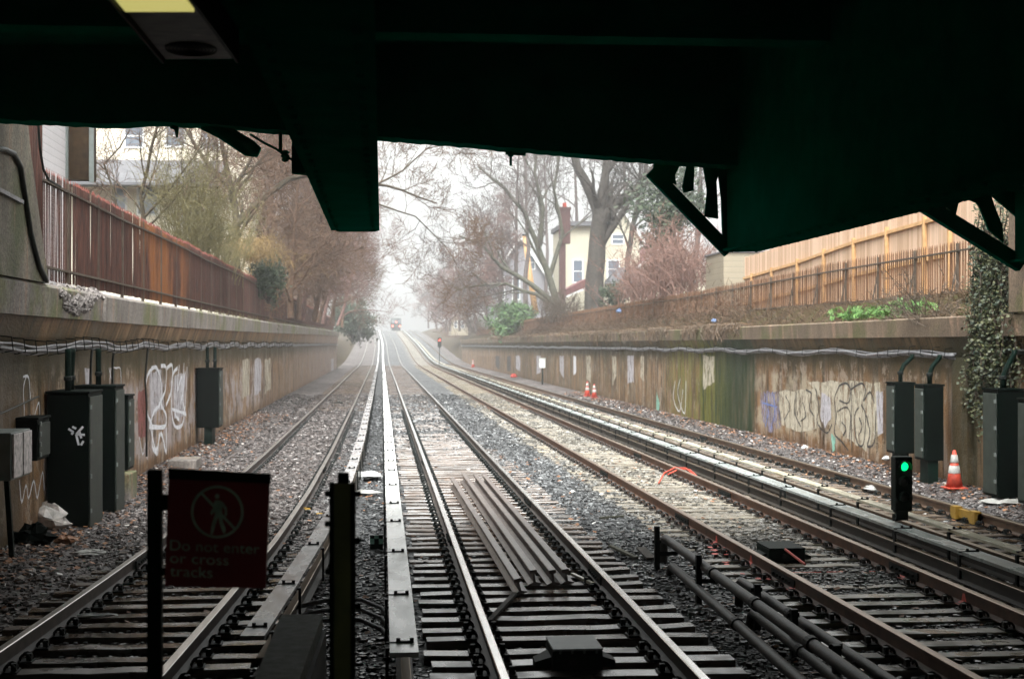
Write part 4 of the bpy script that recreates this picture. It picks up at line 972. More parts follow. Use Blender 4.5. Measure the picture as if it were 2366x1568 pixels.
# left bare tree with the branch reaching over the tracks
p1 = dict(PAR); p1.update(nb=(8, 7, 6, 4), len=(3.2, 1.8, 1.0, .6), t0=.2, up=.1, rmin=.007)
tree('bare_tree', [lim([(548, 680), (544, 590), (546, 510), (535, 430), (520, 370), (498, 250)], 58, .2, .07), lim([(546, 520), (605, 457), (665, 415), (715, 405), (790, 398), (862, 425), (930, 440), (1010, 470)], [58, 58, 59, 60, 61, 62, 63, 64], .15, .03),
     lim([(536, 440), (478, 375), (430, 300), (400, 240)], 58, .1, .04), lim([(540, 430), (578, 372), (600, 290)], 58, .09, .04), lim([(862, 430), (930, 395), (985, 345), (1040, 320)], [62, 62, 63, 64], .05, .015), lim([(870, 470), (960, 500), (1030, 570), (1060, 620)], [62, 63, 64, 65], .04, .012)],
     M['bark_olive'], 'bare tree behind the left fence with one limb arching towards the tracks', p1, 5, twmat=M['twig_brown'])
tree('bare_tree', [lim([(330, 620), (335, 540), (325, 450), (350, 340), (380, 240)], 45, .09, .03), lim([(330, 560), (270, 480), (240, 380), (300, 300)], 45, .05, .02), lim([(335, 500), (420, 400), (470, 330)], 45, .05, .02)],
     M['bark_olive'], 'thin bare tree in front of the cream house on the left', dict(p1, nb=(8, 6, 4, 3)), 6, twmat=M['twig_brown'])
# right big tree
pR = dict(PAR); pR.update(nb=(8, 7, 6, 5), len=(7, 3.6, 2.0, 1.1), t0=.25, up=.2, rmin=.012)
tree('bare_tree', [lim([(1372, 745), (1374, 640), (1380, 560), (1388, 480)], 93, .66, .5), lim([(1385, 500), (1362, 440), (1335, 390), (1318, 330), (1290, 240)], 93, .4, .18), lim([(1390, 480), (1397, 420), (1402, 350), (1425, 250)], 93, .36, .15),
     lim([(1395, 505), (1445, 455), (1500, 415), (1560, 385)], 93, .36, .22), lim([(1400, 400), (1440, 350), (1450, 280)], 93, .2, .1)],
     M['bark_grey'], 'massive bare tree with a thick grey trunk forking in front of the yellow house', dict(pR, t0=.5, nb=(5, 6, 5, 4), rmin=.010), 8)
tree('bare_tree', [lim([(1290, 735), (1284, 690), (1262, 620), (1240, 560), (1212, 490), (1165, 435), (1105, 385)], 105, .32, .08), lim([(1286, 705), (1225, 655), (1160, 618), (1120, 572), (1060, 545)], 105, .22, .07), lim([(1290, 715), (1240, 680), (1170, 655), (1100, 660), (1050, 672)], 105, .16, .05),
     lim([(1245, 570), (1255, 480), (1235, 400), (1250, 300)], 105, .18, .07), lim([(1270, 640), (1300, 540), (1280, 440), (1295, 330)], 105, .18, .07)],
     M['bark_plane'], 'pale greenish tree with long curving limbs left of the brick chimney', dict(pR, nb=(7, 6, 5, 4), len=(6, 3, 1.7, 1.)), 9, twmat=M['bark_far'])
tree('bare_tree', [lim([(1445, 690), (1450, 600), (1462, 520), (1490, 430), (1540, 350)], 84, .2, .08), lim([(1462, 520), (1478, 440), (1480, 340)], 84, .14, .05)], M['bark_grey'], 'slim dark bare tree between the two yellow gables', dict(pR, nb=(6, 6, 5, 4), len=(4, 2.2, 1.3, .8)), 10)
# ivy covered tree behind the knee brace
def leaves(g, c, rx, ry, rz, n, size, rnd, shell=.4, clumps=None):
    cl = clumps
    if not cl:
        cl = []
        for _ in range(46):
            v = Vector((rnd.gauss(0,1), rnd.gauss(0,1), rnd.gauss(0,1))).normalized() * rnd.uniform(.25, 1.1); cl.append(tuple(v))
    for _ in range(n):
        a = rnd.choice(cl); x = c[0] + rx * (a[0] + rnd.gauss(0, .17)); y = c[1] + ry * (a[1] + rnd.gauss(0, .17)); z = c[2] + rz * (a[2] + rnd.gauss(0, .17))
        u = Vector((rnd.gauss(0,1), rnd.gauss(0,1), rnd.gauss(0,1))).normalized(); w = u.orthogonal().normalized(); s = size * rnd.uniform(.5, 1.2); p = Vector((x, y, z))
        g.add([tuple(p - u*s), tuple(p + w*s*.5), tuple(p + u*s), tuple(p - w*s*.5)], [(0,1,2,3)])
def leafy(name, c, r, n, size, mat, label, seed, stem=None, cat='bush', group=None):
    t = thing(name, (c[0], c[1], c[2] - r[2]), label, cat, group); rnd = random.Random(seed); g = MB(); leaves(g, c, *r, n, size, rnd); g.build('foliage', mat, t)
    g = MB(); b = Vector((c[0], c[1], c[2] - r[2] * 1.1))
    for _ in range(9):
        e = Vector((c[0] + r[0]*rnd.gauss(0,.4), c[1] + r[1]*rnd.gauss(0,.4), c[2] + r[2]*rnd.uniform(-.2,.7))); g.tube([b, b.lerp(e, .5) + Vector((rnd.gauss(0,.1),0,0)), e], [.05, .03, .01], 5, cap=False)
    g.build('stem', M['bark_grey'], t); return t
c = P(1560, 480, D=70); leafy('ivy_tree', c, (2.2, 2.2, 2.0), 5200, .13, M['leaf_dark'], 'dark green ivy covered treetop left of the slanting brace', 21, cat='tree')
c = P(1180, 738, D=128); leafy('evergreen_bush', c, (1.9, 1.9, 1.7), 6500, .16, M['leaf_green'], 'bright green rounded bush above the right wall', 22)
c = P(620, 640, D=60); leafy('evergreen_bush', c, (.75, .8, 1.0), 2600, .09, M['leaf_dark'], 'dark green shrub behind the left fence below the arching limb', 23)
c = P(815, 735, D=165); leafy('evergreen_bush', c, (2.6, 6, 2.2), 9000, .2, M['leaf_dark'], 'wide dark green bush at the end of the left wall', 24)
c = P(1420, 680, D=88); leafy('evergreen_bush', c, (.9, .9, 1.1), 1300, .12, M['leaf_dark'], 'small dark shrub right of the massive trunk', 25)
# twiggy shrubs
def shrub(c, w, d, h, n, mat, label, seed, lean=0, droop=0., r=.008, sub=6, group=None, spread=.5, name='bare_shrub', z0=None):
    rnd = random.Random(seed); t = thing(name, c, label, 'shrub', group); g = MB(); s = MB()
    for i in range(n):
        b = Vector((c[0] + rnd.gauss(0, w*.25), c[1] + rnd.gauss(0, d*.25), c[2])); dr = Vector((rnd.gauss(lean, spread), rnd.gauss(0, spread), 1)).normalized(); L = h * rnd.uniform(.6, 1.15); q = [b]
        for j in range(5):
            dr = (dr + Vector((rnd.gauss(0,.12), rnd.gauss(0,.12), -droop * j * .25))).normalized(); q.append(q[-1] + dr * L / 5)
        s.tube(q, [r * 1.8 * (1 - .15*j) for j in range(6)], 3, cap=False)
        for k in range(sub):
            f = rnd.uniform(.25, 1) * 4.99; j = int(f); p = q[j].lerp(q[j+1], f - j); dd = (dr * .6 + Vector((rnd.gauss(0,.6), rnd.gauss(0,.6), rnd.gauss(.1,.5) - droop))).normalized(); l2 = h * rnd.uniform(.1, .28)
            m_ = p + dd * l2 * .5 + Vector((rnd.gauss(0,.05), rnd.gauss(0,.05), rnd.gauss(0,.05))) * h * .15; e = m_ + (dd + Vector((0, 0, -droop))).normalized() * l2 * .5
            g.tube([p, m_, e], [r, r*.8, r*.5], 3, cap=False)
            for _ in range(2):
                e2 = m_ + Vector((rnd.gauss(0,1), rnd.gauss(0,1), rnd.gauss(0,1))).normalized() * l2 * .4; g.tube([m_, e2], [r*.7, r*.4], 3, cap=False)
    s.build('stem', mat, t); g.build('twigs', mat, t); return t
def sh(px, py, X, w, d, h, n, mat, label, seed, **k):
    c = P(px, py, X=X) if X is not None else P(px, py, D=k.pop('D')); return shrub(tuple(c), w, d, h, n, M[mat], label, seed, **k)
sh(455, 640, -5.9, 1.2, 5, 4.0, 150, 'twig_olive', 'olive green willowy shrub rising above the left fence', 31, spread=.18, sub=7)
sh(520, 660, -5.6, .9, 4, 2.9, 90, 'twig_olive', 'smaller olive shrub right of the willowy one', 32, spread=.25)
sh(575, 600, -5.35, .7, 5, 1.9, 120, 'twig_tan', 'tan vine tangle hanging over the left fence', 33, droop=.7, spread=.6, sub=7)
sh(610, 700, -5.7, 1.2, 9, 3.6, 110, 'twig_tan', 'loose yellowish tangle behind the tan vines', 34, droop=.25, spread=.4)
pf = dict(PAR); pf.update(nb=(11, 8, 6, 4), len=(4.2, 2.4, 1.3, .8), t0=.08, up=.1, ang=(30, 75), rmin=.011)
def dtree(px, py, D, h, mat, label, seed, lean=0., r=.16, par=pf, group=None, sc_=1., tw=None):
    b = P(px, py, D=D); rnd = random.Random(seed); pts = [b]
    for i in range(6): pts.append(pts[-1] + Vector((lean * h / 6 + rnd.gauss(0, .15), rnd.gauss(0, .15), h / 6)))
    q = dict(par); q['len'] = tuple(x * sc_ for x in par['len'])
    return tree('bare_tree', [(pts, [r * (1 - .13*i) for i in range(7)])], M[mat], label, q, seed, group, twmat=M[tw or mat])
dtree(690, 738, 84, 7.5, 'twig_brown', 'dense brown tree behind the red brown fence, left of the beam', 48, .1, sc_=1.15, tw='twig_brown')
dtree(745, 748, 118, 10.5, 'twig_red', 'dense reddish tree below the right edge of the beam', 49, .14, sc_=1.25, tw='twig_red')
dtree(640, 730, 98, 9, 'twig_brown', 'brown tree filling the gap left of the reddish tree', 50, .05, sc_=1.2, tw='twig_brown')
dtree(780, 752, 138, 9, 'twig_red', 'low reddish tree above the end of the left fence', 55, .16, sc_=1.3, tw='twig_red')
sh(700, 745, -6.4, 1.5, 30, 4.5, 160, 'twig_brown', 'brown thicket behind the far half of the left fence', 57, r=.013, spread=.35, sub=8)
dtree(672, 735, 66, 6.8, 'twig_brown', 'warm brown tree close behind the left fence, under the arching limb', 148, .12, sc_=1.0)
dtree(725, 742, 88, 8.8, 'twig_brown', 'warm brown tree midway between the dark shrub and the fence end', 149, .13, sc_=1.15)
dtree(600, 715, 70, 8.0, 'twig_brown', 'warm brown tree behind the dark green shrub', 150, .06, sc_=1.1)
dtree(765, 750, 122, 11, 'twig_brown', 'tall brown tree leaning out over the end of the left fence', 151, .17, sc_=1.25)
dtree(655, 735, 78, 6.5, 'twig_brown', 'brown twiggy tree just right of the dark green shrub', 41, .12, tw='twig_brown')
dtree(700, 740, 92, 8.5, 'twig_red', 'reddish twiggy tree left of the box shaped beam', 42, .1, tw='twig_red')
dtree(735, 745, 108, 9.5, 'twig_brown', 'brown twiggy tree directly below the box shaped beam', 43, .12)
dtree(770, 752, 128, 10, 'twig_brown', 'brown tree above the end of the left fence', 44, .12, tw='twig_red', sc_=1.1)
dtree(790, 756, 150, 11, 'twig_brown', 'dull brown tree right of the left fence end', 45, .1, sc_=1.2)
dtree(625, 720, 86, 11, 'twig_red', 'tall reddish tree behind the arching limb', 46, .05, sc_=1.1)
dtree(560, 700, 80, 10, 'twig_brown', 'brown tree behind the trunk of the arching tree', 47, .0, tw='twig_brown')
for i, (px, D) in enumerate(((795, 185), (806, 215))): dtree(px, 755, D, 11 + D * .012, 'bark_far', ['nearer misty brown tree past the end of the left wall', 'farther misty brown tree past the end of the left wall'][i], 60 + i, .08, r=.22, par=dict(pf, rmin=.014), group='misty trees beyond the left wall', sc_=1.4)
# right side row fading into the mist
for i, (px, py, D, h) in enumerate(((1125, 760, 160, 15), (1085, 765, 190, 15), (1040, 765, 225, 15), (1010, 762, 265, 16), (990, 758, 310, 14), (1155, 750, 145, 19), (1062, 765, 205, 9), (1030, 765, 245, 8), (1100, 765, 175, 8))):
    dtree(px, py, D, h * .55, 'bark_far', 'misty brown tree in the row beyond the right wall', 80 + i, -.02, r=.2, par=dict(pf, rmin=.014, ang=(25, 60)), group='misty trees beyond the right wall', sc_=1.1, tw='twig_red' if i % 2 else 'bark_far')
for i, (px, D, h) in enumerate(((1190, 150, 19), (1215, 135, 17), (1330, 140, 20), (1440, 125, 18), (1530, 110, 15), (1260, 165, 20), (1600, 95, 13))):
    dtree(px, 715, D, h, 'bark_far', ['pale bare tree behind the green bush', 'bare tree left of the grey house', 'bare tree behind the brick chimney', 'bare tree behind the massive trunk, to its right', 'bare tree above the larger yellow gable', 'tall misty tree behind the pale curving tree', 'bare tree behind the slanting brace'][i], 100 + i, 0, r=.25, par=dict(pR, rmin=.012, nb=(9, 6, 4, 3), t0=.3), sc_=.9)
sh(838, 792, -6.2, 2.2, 26, 2.6, 90, 'twig_brown', 'low brown brush on the bank past the end of the left wall', 58, r=.018, spread=.5, sub=8)
sh(1045, 778, 13.2, 2.4, 40, 3.0, 110, 'twig_brown', 'low brown brush on the bank past the end of the right wall', 59, r=.02, spread=.5, sub=8)
# right bank shrubs
sh(1560, 690, 13.2, 2.6, 8, 3.3, 230, 'twig_pink', 'large pinkish red bare bush above the right fence', 51, spread=.55, r=.011, sub=8)
sh(1480, 705, 13.4, 1.8, 8, 2.3, 110, 'twig_pink', 'lower pinkish bush left of the large one', 52, spread=.5, r=.011, sub=8)
sh(1290, 745, 12.6, 1.2, 18, 2.2, 130, 'twig_dark', 'dark brown thicket right of the green bush', 53, spread=.5, r=.014, sub=7)
sh(1100, 770, 12.6, 1.5, 20, 2.6, 110, 'twig_dark', 'dark thicket left of the green bush', 54, spread=.5, r=.016, sub=7)
# dead vines and weeds spilling over the right coping
rnd = random.Random(77); g = MB()
for i in range(15000):
    y = 26.5 + (rnd.random() ** 1.3) * 120; dens = .45 + .55 * sm(-.1, .3, nz(y, 0, 3, .12)) 
    if y < 40 and rnd.random() < .2: continue
    if rnd.random() > dens: continue
    x = RW + rnd.uniform(-.1, 1.5); z = gh(max(x, RW + .2), y) + .0; hang = rnd.random() < .22 and y > 42 and nz(y, 0, 7, .3) > -.15
    if hang:
        x = RW - rnd.uniform(.15, .34); z = Rc(y) + .05; L = rnd.uniform(.08, .3 + .5 * max(0, nz(y, 2, 1, .5) + .4)) * (1 if y < 75 else .6)
        g.tube([(x + .3, y, z), (x, y + rnd.gauss(0,.1), z + rnd.uniform(0, .08)), (x - rnd.uniform(0,.1), y + rnd.gauss(0,.15), z - L * .5), (x - rnd.uniform(0,.08), y + rnd.gauss(0,.2), z - L)], .008, 3, cap=False)
    else:
        L = rnd.uniform(.2, .8) * (.4 if y < 46 else .8); q = Vector((x, y, z - .05)); d = Vector((rnd.gauss(-.2,.4), rnd.gauss(0,.5), 1)).normalized(); e = q + d * L * .6; f = e + (d + Vector((rnd.gauss(-.3,.4), rnd.gauss(0,.4), -.7))).normalized() * L * .5
        g.tube([q, e, f], [.010, .008, .005], 3, cap=False)
tag(g.build('dead_weeds', M['grass_dead']), 'dead brown weeds and vines spilling over the right wall', 'weeds', kind='stuff')
g = MB()
for i in range(5500):
    y = 48 + rnd.random() ** 1.3 * 110; x = 12.35 + rnd.gauss(0, .28); z = rnd.uniform(3.2, 3.6 + 1.2 * rnd.random()); q = Vector((x, y, z)); d = Vector((rnd.gauss(0,.25), rnd.gauss(0,.8), rnd.gauss(.1,.8))).normalized(); L = rnd.uniform(.2, .7)
    g.tube([q, q + d * L * .5, q + d * L + Vector((0, 0, -.12))], [.009, .008, .005], 3, cap=False)
tag(g.build('dead_vines', M['twig_brown']), 'tangle of brown vines grown into the right fence', 'vines', kind='stuff')
g = MB()
for i in range(500):
    y = 40 + rnd.random() * 100; x = -5.1 + rnd.gauss(0, .07); z = Lc(y); L = rnd.uniform(.08, .25); g.tube([(x, y, z), (x + rnd.gauss(0,.05), y + rnd.gauss(0,.1), z + L)], [.01, .004], 3, cap=False)
tag(g.build('weeds', M['twig_olive']), 'thin weeds growing on top of the left wall', 'weeds', kind='stuff')
# fern tufts
for i, (px, py) in enumerate(((1965, 728), (2030, 722), (2100, 712))):
    c = P(px, py, X=RW + .15); t = thing('fern', c, ['bright green fern at the left of the three on the right wall', 'bright green fern in the middle of the three on the right wall', 'bright green fern nearest the ivy on the right wall'][i], 'fern', 'ferns on the right wall top'); g = MB(); s = MB()
    for k in range(46):
        a_ = rnd.random() * 6.28; L = rnd.uniform(.12, .4); hh = rnd.uniform(.05, .3); c_ = c + Vector((rnd.gauss(0, .12), rnd.gauss(0, .55), rnd.gauss(-.04, .04))); q = [c_ + Vector((math.cos(a_), math.sin(a_) * 1.3, 0)) * L * f + Vector((0, 0, hh * math.sin(f * 2.5) - .05)) for f in (0, .25, .5, .75, 1)]; s.tube(q, .005, 3, cap=False)
        for a, b in zip(q, q[1:]):
            for f in (.2, .5, .8):
                p = a.lerp(b, f); d = (b - a).normalized(); w = d.cross(Vector((0,0,1))).normalized() * .055
                for sg_ in (-1, 1): g.add([tuple(p), tuple(p + w*sg_ + d*.03), tuple(p + w*sg_*.9 + d*.06)], [(0,1,2)])
    s.build('stem', M['leaf_fern'], t); g.build('fronds', M['leaf_fern'], t)
# ivy curtain
t = thing('ivy', (10.9, 25.8, 1.0), 'dark ivy curtain hanging down the right wall beside the bridge pier', 'ivy'); g = MB(); s = MB(); rnd = random.Random(5)
for k in range(58):
    y0 = rnd.gauss(24.55, .36); x = RW - .3 + rnd.gauss(0, .10); z = rnd.uniform(3.6, 5.1); q = [Vector((x + .2, y0, z))]; bot = rnd.uniform(.9, 2.6)
    while q[-1].z > bot: q.append(q[-1] + Vector((rnd.gauss(0,.02) - (.012 if q[-1].z > 3 else 0), rnd.gauss(0,.07), -.22)))
    s.tube(q, .012, 4, cap=False)
    for p in q:
        for _ in range(17):
            u = Vector((rnd.gauss(0,1), rnd.gauss(0,1), rnd.gauss(0,1))).normalized(); w = u.orthogonal().normalized(); z_ = .034 * rnd.uniform(.6, 1.3); o = p + Vector((rnd.gauss(-.03,.05), rnd.gauss(0,.09), rnd.gauss(0,.1)))
            g.add([tuple(o - u*z_), tuple(o + w*z_*.8), tuple(o + u*z_), tuple(o - w*z_*.8)], [(0,1,2,3)])
s.build('stem', M['twig_dark'], t); g.build('foliage', M['leaf_ivy'], t)
sh(2140, 775, RW + .05, .5, 1.8, 1.5, 26, 'twig_dark', 'scraggly dark shrub on the right wall left of the ivy', 56, lean=-.2, spread=.7, r=.008)

# ------------------------------------------------------------------ fences
def iron_fence(x, y0, y1, zb, zt_, mat, tipmat, label, pitch=.14, w=.019, seed=0, lean=0.):
    t = thing('iron_fence', (x, y0, zb(y0)), label, 'fence', 'rusty iron picket fences'); r = random.Random(seed); y = y0; i = 0; proto = None; rest = MB()
    h = zt_(y0) - zb(y0)
    def one(g, x, y, z, h):
        g.cur = 0; g.box(x - w/2, x + w/2, y - w/2, y + w/2, z, z + h - .07)
        g.cur = 1; g.loft([[(x - w/2, y - w/2, z + h - .07), (x + w/2, y - w/2, z + h - .07), (x + w/2, y + w/2, z + h - .07), (x - w/2, y + w/2, z + h - .07)], [(x - .003, y - .003, z + h), (x + .003, y - .003, z + h), (x + .003, y + .003, z + h), (x - .003, y + .003, z + h)]])
    while y < y1:
        z = zb(y) + r.uniform(-.01, .01)
        if i < 100:
            if proto is None:
                g = MB(); one(g, 0, 0, 0, h); proto = g.build('picket', [mat, tipmat], t, origin=(0, 0, 0)); proto.location = Vector((x, y, z)) - ORG[t.name]
            else:
                o = inst(proto, 'picket', (x + r.uniform(-.008, .008), y, z), t); o.rotation_euler = (r.gauss(0, .006), r.gauss(0, .006), 0)
                if x < 0 and y < 24.8: o.scale = (.55, .55, 1)
        else: one(rest, x + r.uniform(-.008, .008), y, z, zt_(y) - zb(y) + r.uniform(-.02, .02))
        y += pitch + r.uniform(-.006, .006); i += 1
    tag(rest.build('picket', [mat, tipmat], t), kind='stuff')
    for dz, nm in ((.20, 'bottom_rail'), (-.22, 'top_rail')):
        ys = [y0 + (y1 - y0) * k / 30 for k in range(31)]; g = MB()
        g.loft([[(x - .035, yy, z_ - .012), (x + .035, yy, z_ - .012), (x + .035, yy, z_ + .022), (x - .035, yy, z_ + .022)] for yy in ys for z_ in [(zb(yy) if dz > 0 else zt_(yy)) + dz]]); g.build(nm, M['twig_dark'], t)
    y = y0 + 1.0
    while y < min(y1, 110):
        g = MB(); g.box(x - .03, x + .03, y - .03, y + .03, zb(y) - .35, zt_(y) - .05); g.bar((x - .25, y, zb(y) - .3), (x, y, zt_(y) - .4), .03, .03) if x > 0 else None; g.build('fence_post', M['twig_dark'], t); y += 2.5
    return t
iron_fence(-5.22, 20.8, 154, lambda y: 3.52 + .25 * sm(30, 150, y), lambda y: 5.26 + .02 * math.sin(y), M['rustL'], M['rust_red'], 'long rusty brown picket fence along the top of the left wall', .118, .030, 1)
iron_fence(12.55, 26.6, 190, lambda y: 3.42 + .12 * sm(28, 60, y), lambda y: 4.78 - .12 * sm(35, 60, y), M['rustR'], M['rustR'], 'rusty brown picket fence on the bank above the right wall', .14, .024, 2)
t = thing('iron_fence', (-5.1, 19.9, 3.4), 'short taller section of rusty fence beside the mossy abutment', 'fence', 'rusty iron picket fences')
g = MB()
for i in range(15):
    y = 20.6 + i * .1; g.box(-5.12, -5.1, y, y + .02, 3.4, 6.2)
g.build('picket', M['rustL'], t)
g = MB(); g.tube([P(u, v, X=-5.0) for u, v in [(88, 280), (92, 340), (100, 390), (112, 415), (140, 432)]], .02, 6); g.build('curved_rail', M['stoneblack'], t)
# cedar fence
t = thing('wooden_fence', (13.7, 36, 4.0), 'new orange cedar board fence behind the right iron fence', 'fence')
fy = [51.5, 48.8, 45.7, 42.9, 40.1, 37.4, 34.7]; rz_ = lambda y: 5.0 + .62 * (1 - sm(34, 53, y)); X1 = 13.6
g = MB(); ys = [27 + i * .14 for i in range(184)]
for y in ys: g.box(X1 + .06, X1 + .08, y + .003, y + .137, 3.7, rz_(y) + .8 + .015 * math.sin(y * 9))
g.build('board_panel', M['cedar'], t)
for y in fy + [33.1]:
    g = MB(); g.box(X1 - .05, X1 + .05, y - .05, y + .05, 3.7, rz_(y) + .12); g.build('fence_post', M['cedar_post'], t)
for dz in (0, -.95):
    g = MB(); yy = [33.6, 40, 46, 52.7]; g.loft([[(X1 - .02, y, rz_(y) + dz - .045), (X1 + .058, y, rz_(y) + dz - .045), (X1 + .058, y, rz_(y) + dz + .045), (X1 - .02, y, rz_(y) + dz + .045)] for y in yy]); g.build('fence_rail', M['cedar_post'], t)
a = P(1672, 583, D=55); b = P(1737, 583, D=54); t = thing('shed', (a.x, a.y, 3.6), 'low tan panelled shed at the far end of the cedar fence', 'shed')
g = MB(); g.box(a.x, b.x + 1.5, a.y, a.y + 3, 3.4, a.z); g.build('wall', M['sid_tan'], t); g = MB(); g.box(a.x - .06, b.x + 1.56, a.y - .06, a.y + 3.06, a.z + .001, a.z + .06); g.build('roof', M['shingle'], t)

# ------------------------------------------------------------------ houses
def win(par, x0, x1, z0, z1, y, mat='glass', frame='trim'):
    g = MB(); w = .09
    g.box(x0 - w, x0, y - .06, y - .001, z0 - w, z1 + w); g.box(x1, x1 + w, y - .06, y - .001, z0 - w, z1 + w); g.box(x0, x1, y - .06, y - .001, z1, z1 + w); g.box(x0, x1, y - .06, y - .001, z0 - w, z0); g.box(x0, x1, y - .045, y - .03, (z0+z1)/2 - .03, (z0+z1)/2 + .03)
    f = g.build('window', M[frame], par); g = MB(); g.box(x0, x1, y - .028, y - .002, z0, z1); g.build('pane', M[mat], f)
def gable(par, x0, x1, y0, y1, z0, ze, zr, wm, rm, over=.35, name='wall'):
    """box house with ridge along Y, gable to the camera"""
    xm = (x0 + x1) / 2; g = MB(); g.poly([(x0, y0, z0), (x1, y0, z0), (x1, y0, ze), (xm, y0, zr), (x0, y0, ze)], (0, y1 - y0, 0)); g.build(name, wm, par)
    g = MB(); sl_ = (zr - ze) / (xm - x0)
    for s in (-1, 1):
        xe = xm + s * (xm - x0 + over); zee = ze - sl_ * over
        g.poly([(xm, y0 - over, zr + .02), (xe, y0 - over, zee + .02), (xe, y0 - over, zee + .2), (xm, y0 - over, zr + .2)], (0, y1 - y0 + 2*over, 0))
    g.build('roof', rm, par)
    g = MB()
    for s in (-1, 1):
        xe = xm + s * (xm - x0 + over); zee = ze - sl_ * over; g.bar((xm, y0 - over - .02, zr + .08), (xe, y0 - over - .02, zee + .08), .03, .2)
    g.build('bargeboard', M['trim'], par)
# left white clapboard house
t = thing('house', (-9, 30, 3.4), 'white clapboard house wall at the upper left behind the fence, with a dark brown bay', 'house')
g = MB(); g.box(-16, -8.5, 20, 39.4, 3.2, 13); g.build('wall', M['sid_white'], t)
g = MB(); g.box(-10.4, -7.80, 39.5, 39.9, P(200, 425, D=39.6).z, 12.5); g.build('bay', M['brown'], t)
g = MB(); g.box(-7.90, -7.78, 39.42, 39.49, P(200, 430, D=39.6).z, 12.5); g.box(-8.56, -8.44, 39.3, 39.44, 3.2, 13); g.build('corner_trim', M['grey_metal'], t)
# cream house
t = thing('house', (-11, 76, 3.5), 'cream clapboard house with a grey porch roof on the left', 'house'); Yh = 75.
Zp = lambda v, D=75.: P(1000, v, D=D).z
x0, x1 = P(215, 400, Y=Yh).x, P(575, 400, Y=Yh).x
g = MB(); g.box(x0 - 4, x1, Yh, Yh + 9, 3.3, 17.5); g.build('wall', M['sid_cream'], t)
g = MB(); g.poly([(x0 - 4, Yh - 2.4, Zp(440)), (x0 - 4, Yh - 2.4, Zp(446)), (x0 - 4, Yh - .01, Zp(440)), (x0 - 4, Yh - .01, Zp(378))], (P(520, 400, Y=Yh).x - x0 + 4, 0, 0)); g.build('porch_roof', M['shingle'], t)
for (u0, u1, v0, v1) in ((290, 330, 300, 348), (385, 425, 300, 345), (470, 505, 305, 350)): win(t, P(u0, 0, Y=Yh).x, P(u1, 0, Y=Yh).x, Zp(v1), Zp(v0), Yh)
for (u0, u1, v0, v1) in ((262, 290, 440, 490), (320, 365, 440, 500), (420, 455, 445, 520), (340, 380, 560, 620)): win(t, P(u0, 0, Y=Yh).x, P(u1, 0, Y=Yh).x, Zp(v1), Zp(v0), Yh)
g = MB(); g.box(x0 - 4.5, x1 + .4, Yh - .5, Yh + 9.5, 17.5, 18); g.build('roof', M['shingle'], t)
# yellow house on the right
t = thing('house', (20, 118, 4.6), 'pale yellow house with two gables and a dark red brick chimney', 'house'); D1 = 118.
XX = lambda u, Y: P(u, 700, Y=Y).x; ZZ = lambda v, Y: H + (HOR - v) / FPX * Y
gable(t, XX(1392, 118), XX(1478, 118), 118, 128, 3.6, ZZ(545, 118), ZZ(478, 118), M['sid_yellow'], M['shingle'])
gable(t, XX(1465, 116), XX(1640, 116), 116, 128, 3.6, ZZ(625, 116), ZZ(545, 116), M['sid_yellow'], M['shingle_red'])
g = MB(); g.box(XX(1308, 118), XX(1391, 118), 118, 127, 3.6, ZZ(520, 118)); g.build('wall', M['sid_yellow'], t)
g = MB(); g.box(XX(1302, 118), XX(1391, 118), 117.5, 127, ZZ(520, 118) + .001, ZZ(510, 118)); g.build('roof', M['shingle'], t)
g = MB(); g.poly([(XX(1296, 112), 112, ZZ(688, 112)), (XX(1360, 112), 112, ZZ(660, 112)), (XX(1360, 112), 112, ZZ(640, 112)), (XX(1300, 112), 112, ZZ(672, 112))], (0, 5, 0)); g.build('porch_roof', M['shingle_red'], t)
g = MB(); g.bar((XX(1296, 112), 111.95, ZZ(690, 112)), (XX(1360, 112), 111.95, ZZ(662, 112)), .05, .16); g.build('gutter', M['trim'], t)
g = MB(); yc = 108; a, b = XX(1294, yc), XX(1318, yc); g.box(a, b, yc, yc + .8, ZZ(560, yc), ZZ(482, yc)); g.box(a, a + (b-a)*.55, yc + .1, yc + .7, 3.6, ZZ(560, yc)); g.box(a - .06, b + .06, yc - .06, yc + .86, ZZ(482, yc), ZZ(476, yc)); g.build('chimney', M['brick'], t)
g = MB(); g.lathe(((a+b)/2, yc + .4, ZZ(476, yc)), [(.16, 0), (.16, .35), (.12, .36)], 10); g.build('chimney_pot', M['orange'], t)
for (u0, u1, v0, v1) in ((1415, 1440, 540, 560), (1405, 1430, 600, 640)): win(t, XX(u0, 118), XX(u1, 118), ZZ(v1, 118), ZZ(v0, 118), 118)
for (u0, u1, v0, v1) in ((1500, 1520, 610, 650), (1575, 1600, 610, 645)): win(t, XX(u0, 116), XX(u1, 116), ZZ(v1, 116), ZZ(v0, 116), 116)
win(t, XX(1325, 118), XX(1345, 118), ZZ(650, 118), ZZ(600, 118), 118)
# yellow garage
t = thing('garage', (18, 100, 4.6), 'low tan garage with a grey roof in front of the yellow house', 'garage')
g = MB(); g.box(XX(1402, 101), XX(1490, 101), 101, 106, 3.6, ZZ(652, 101)); g.build('wall', M['sid_yellow'], t)
g = MB(); g.poly([(XX(1396, 101), 100.6, ZZ(655, 101)), (XX(1498, 101), 100.6, ZZ(655, 101)), (XX(1498, 101), 100.6, ZZ(648, 101)), (XX(1490, 101), 103, ZZ(612, 101)), (XX(1440, 101), 103, ZZ(612, 101)), (XX(1396, 101), 100.6, ZZ(648, 101))], (0, .25, 0)); g.build('roof', M['shingle'], t)
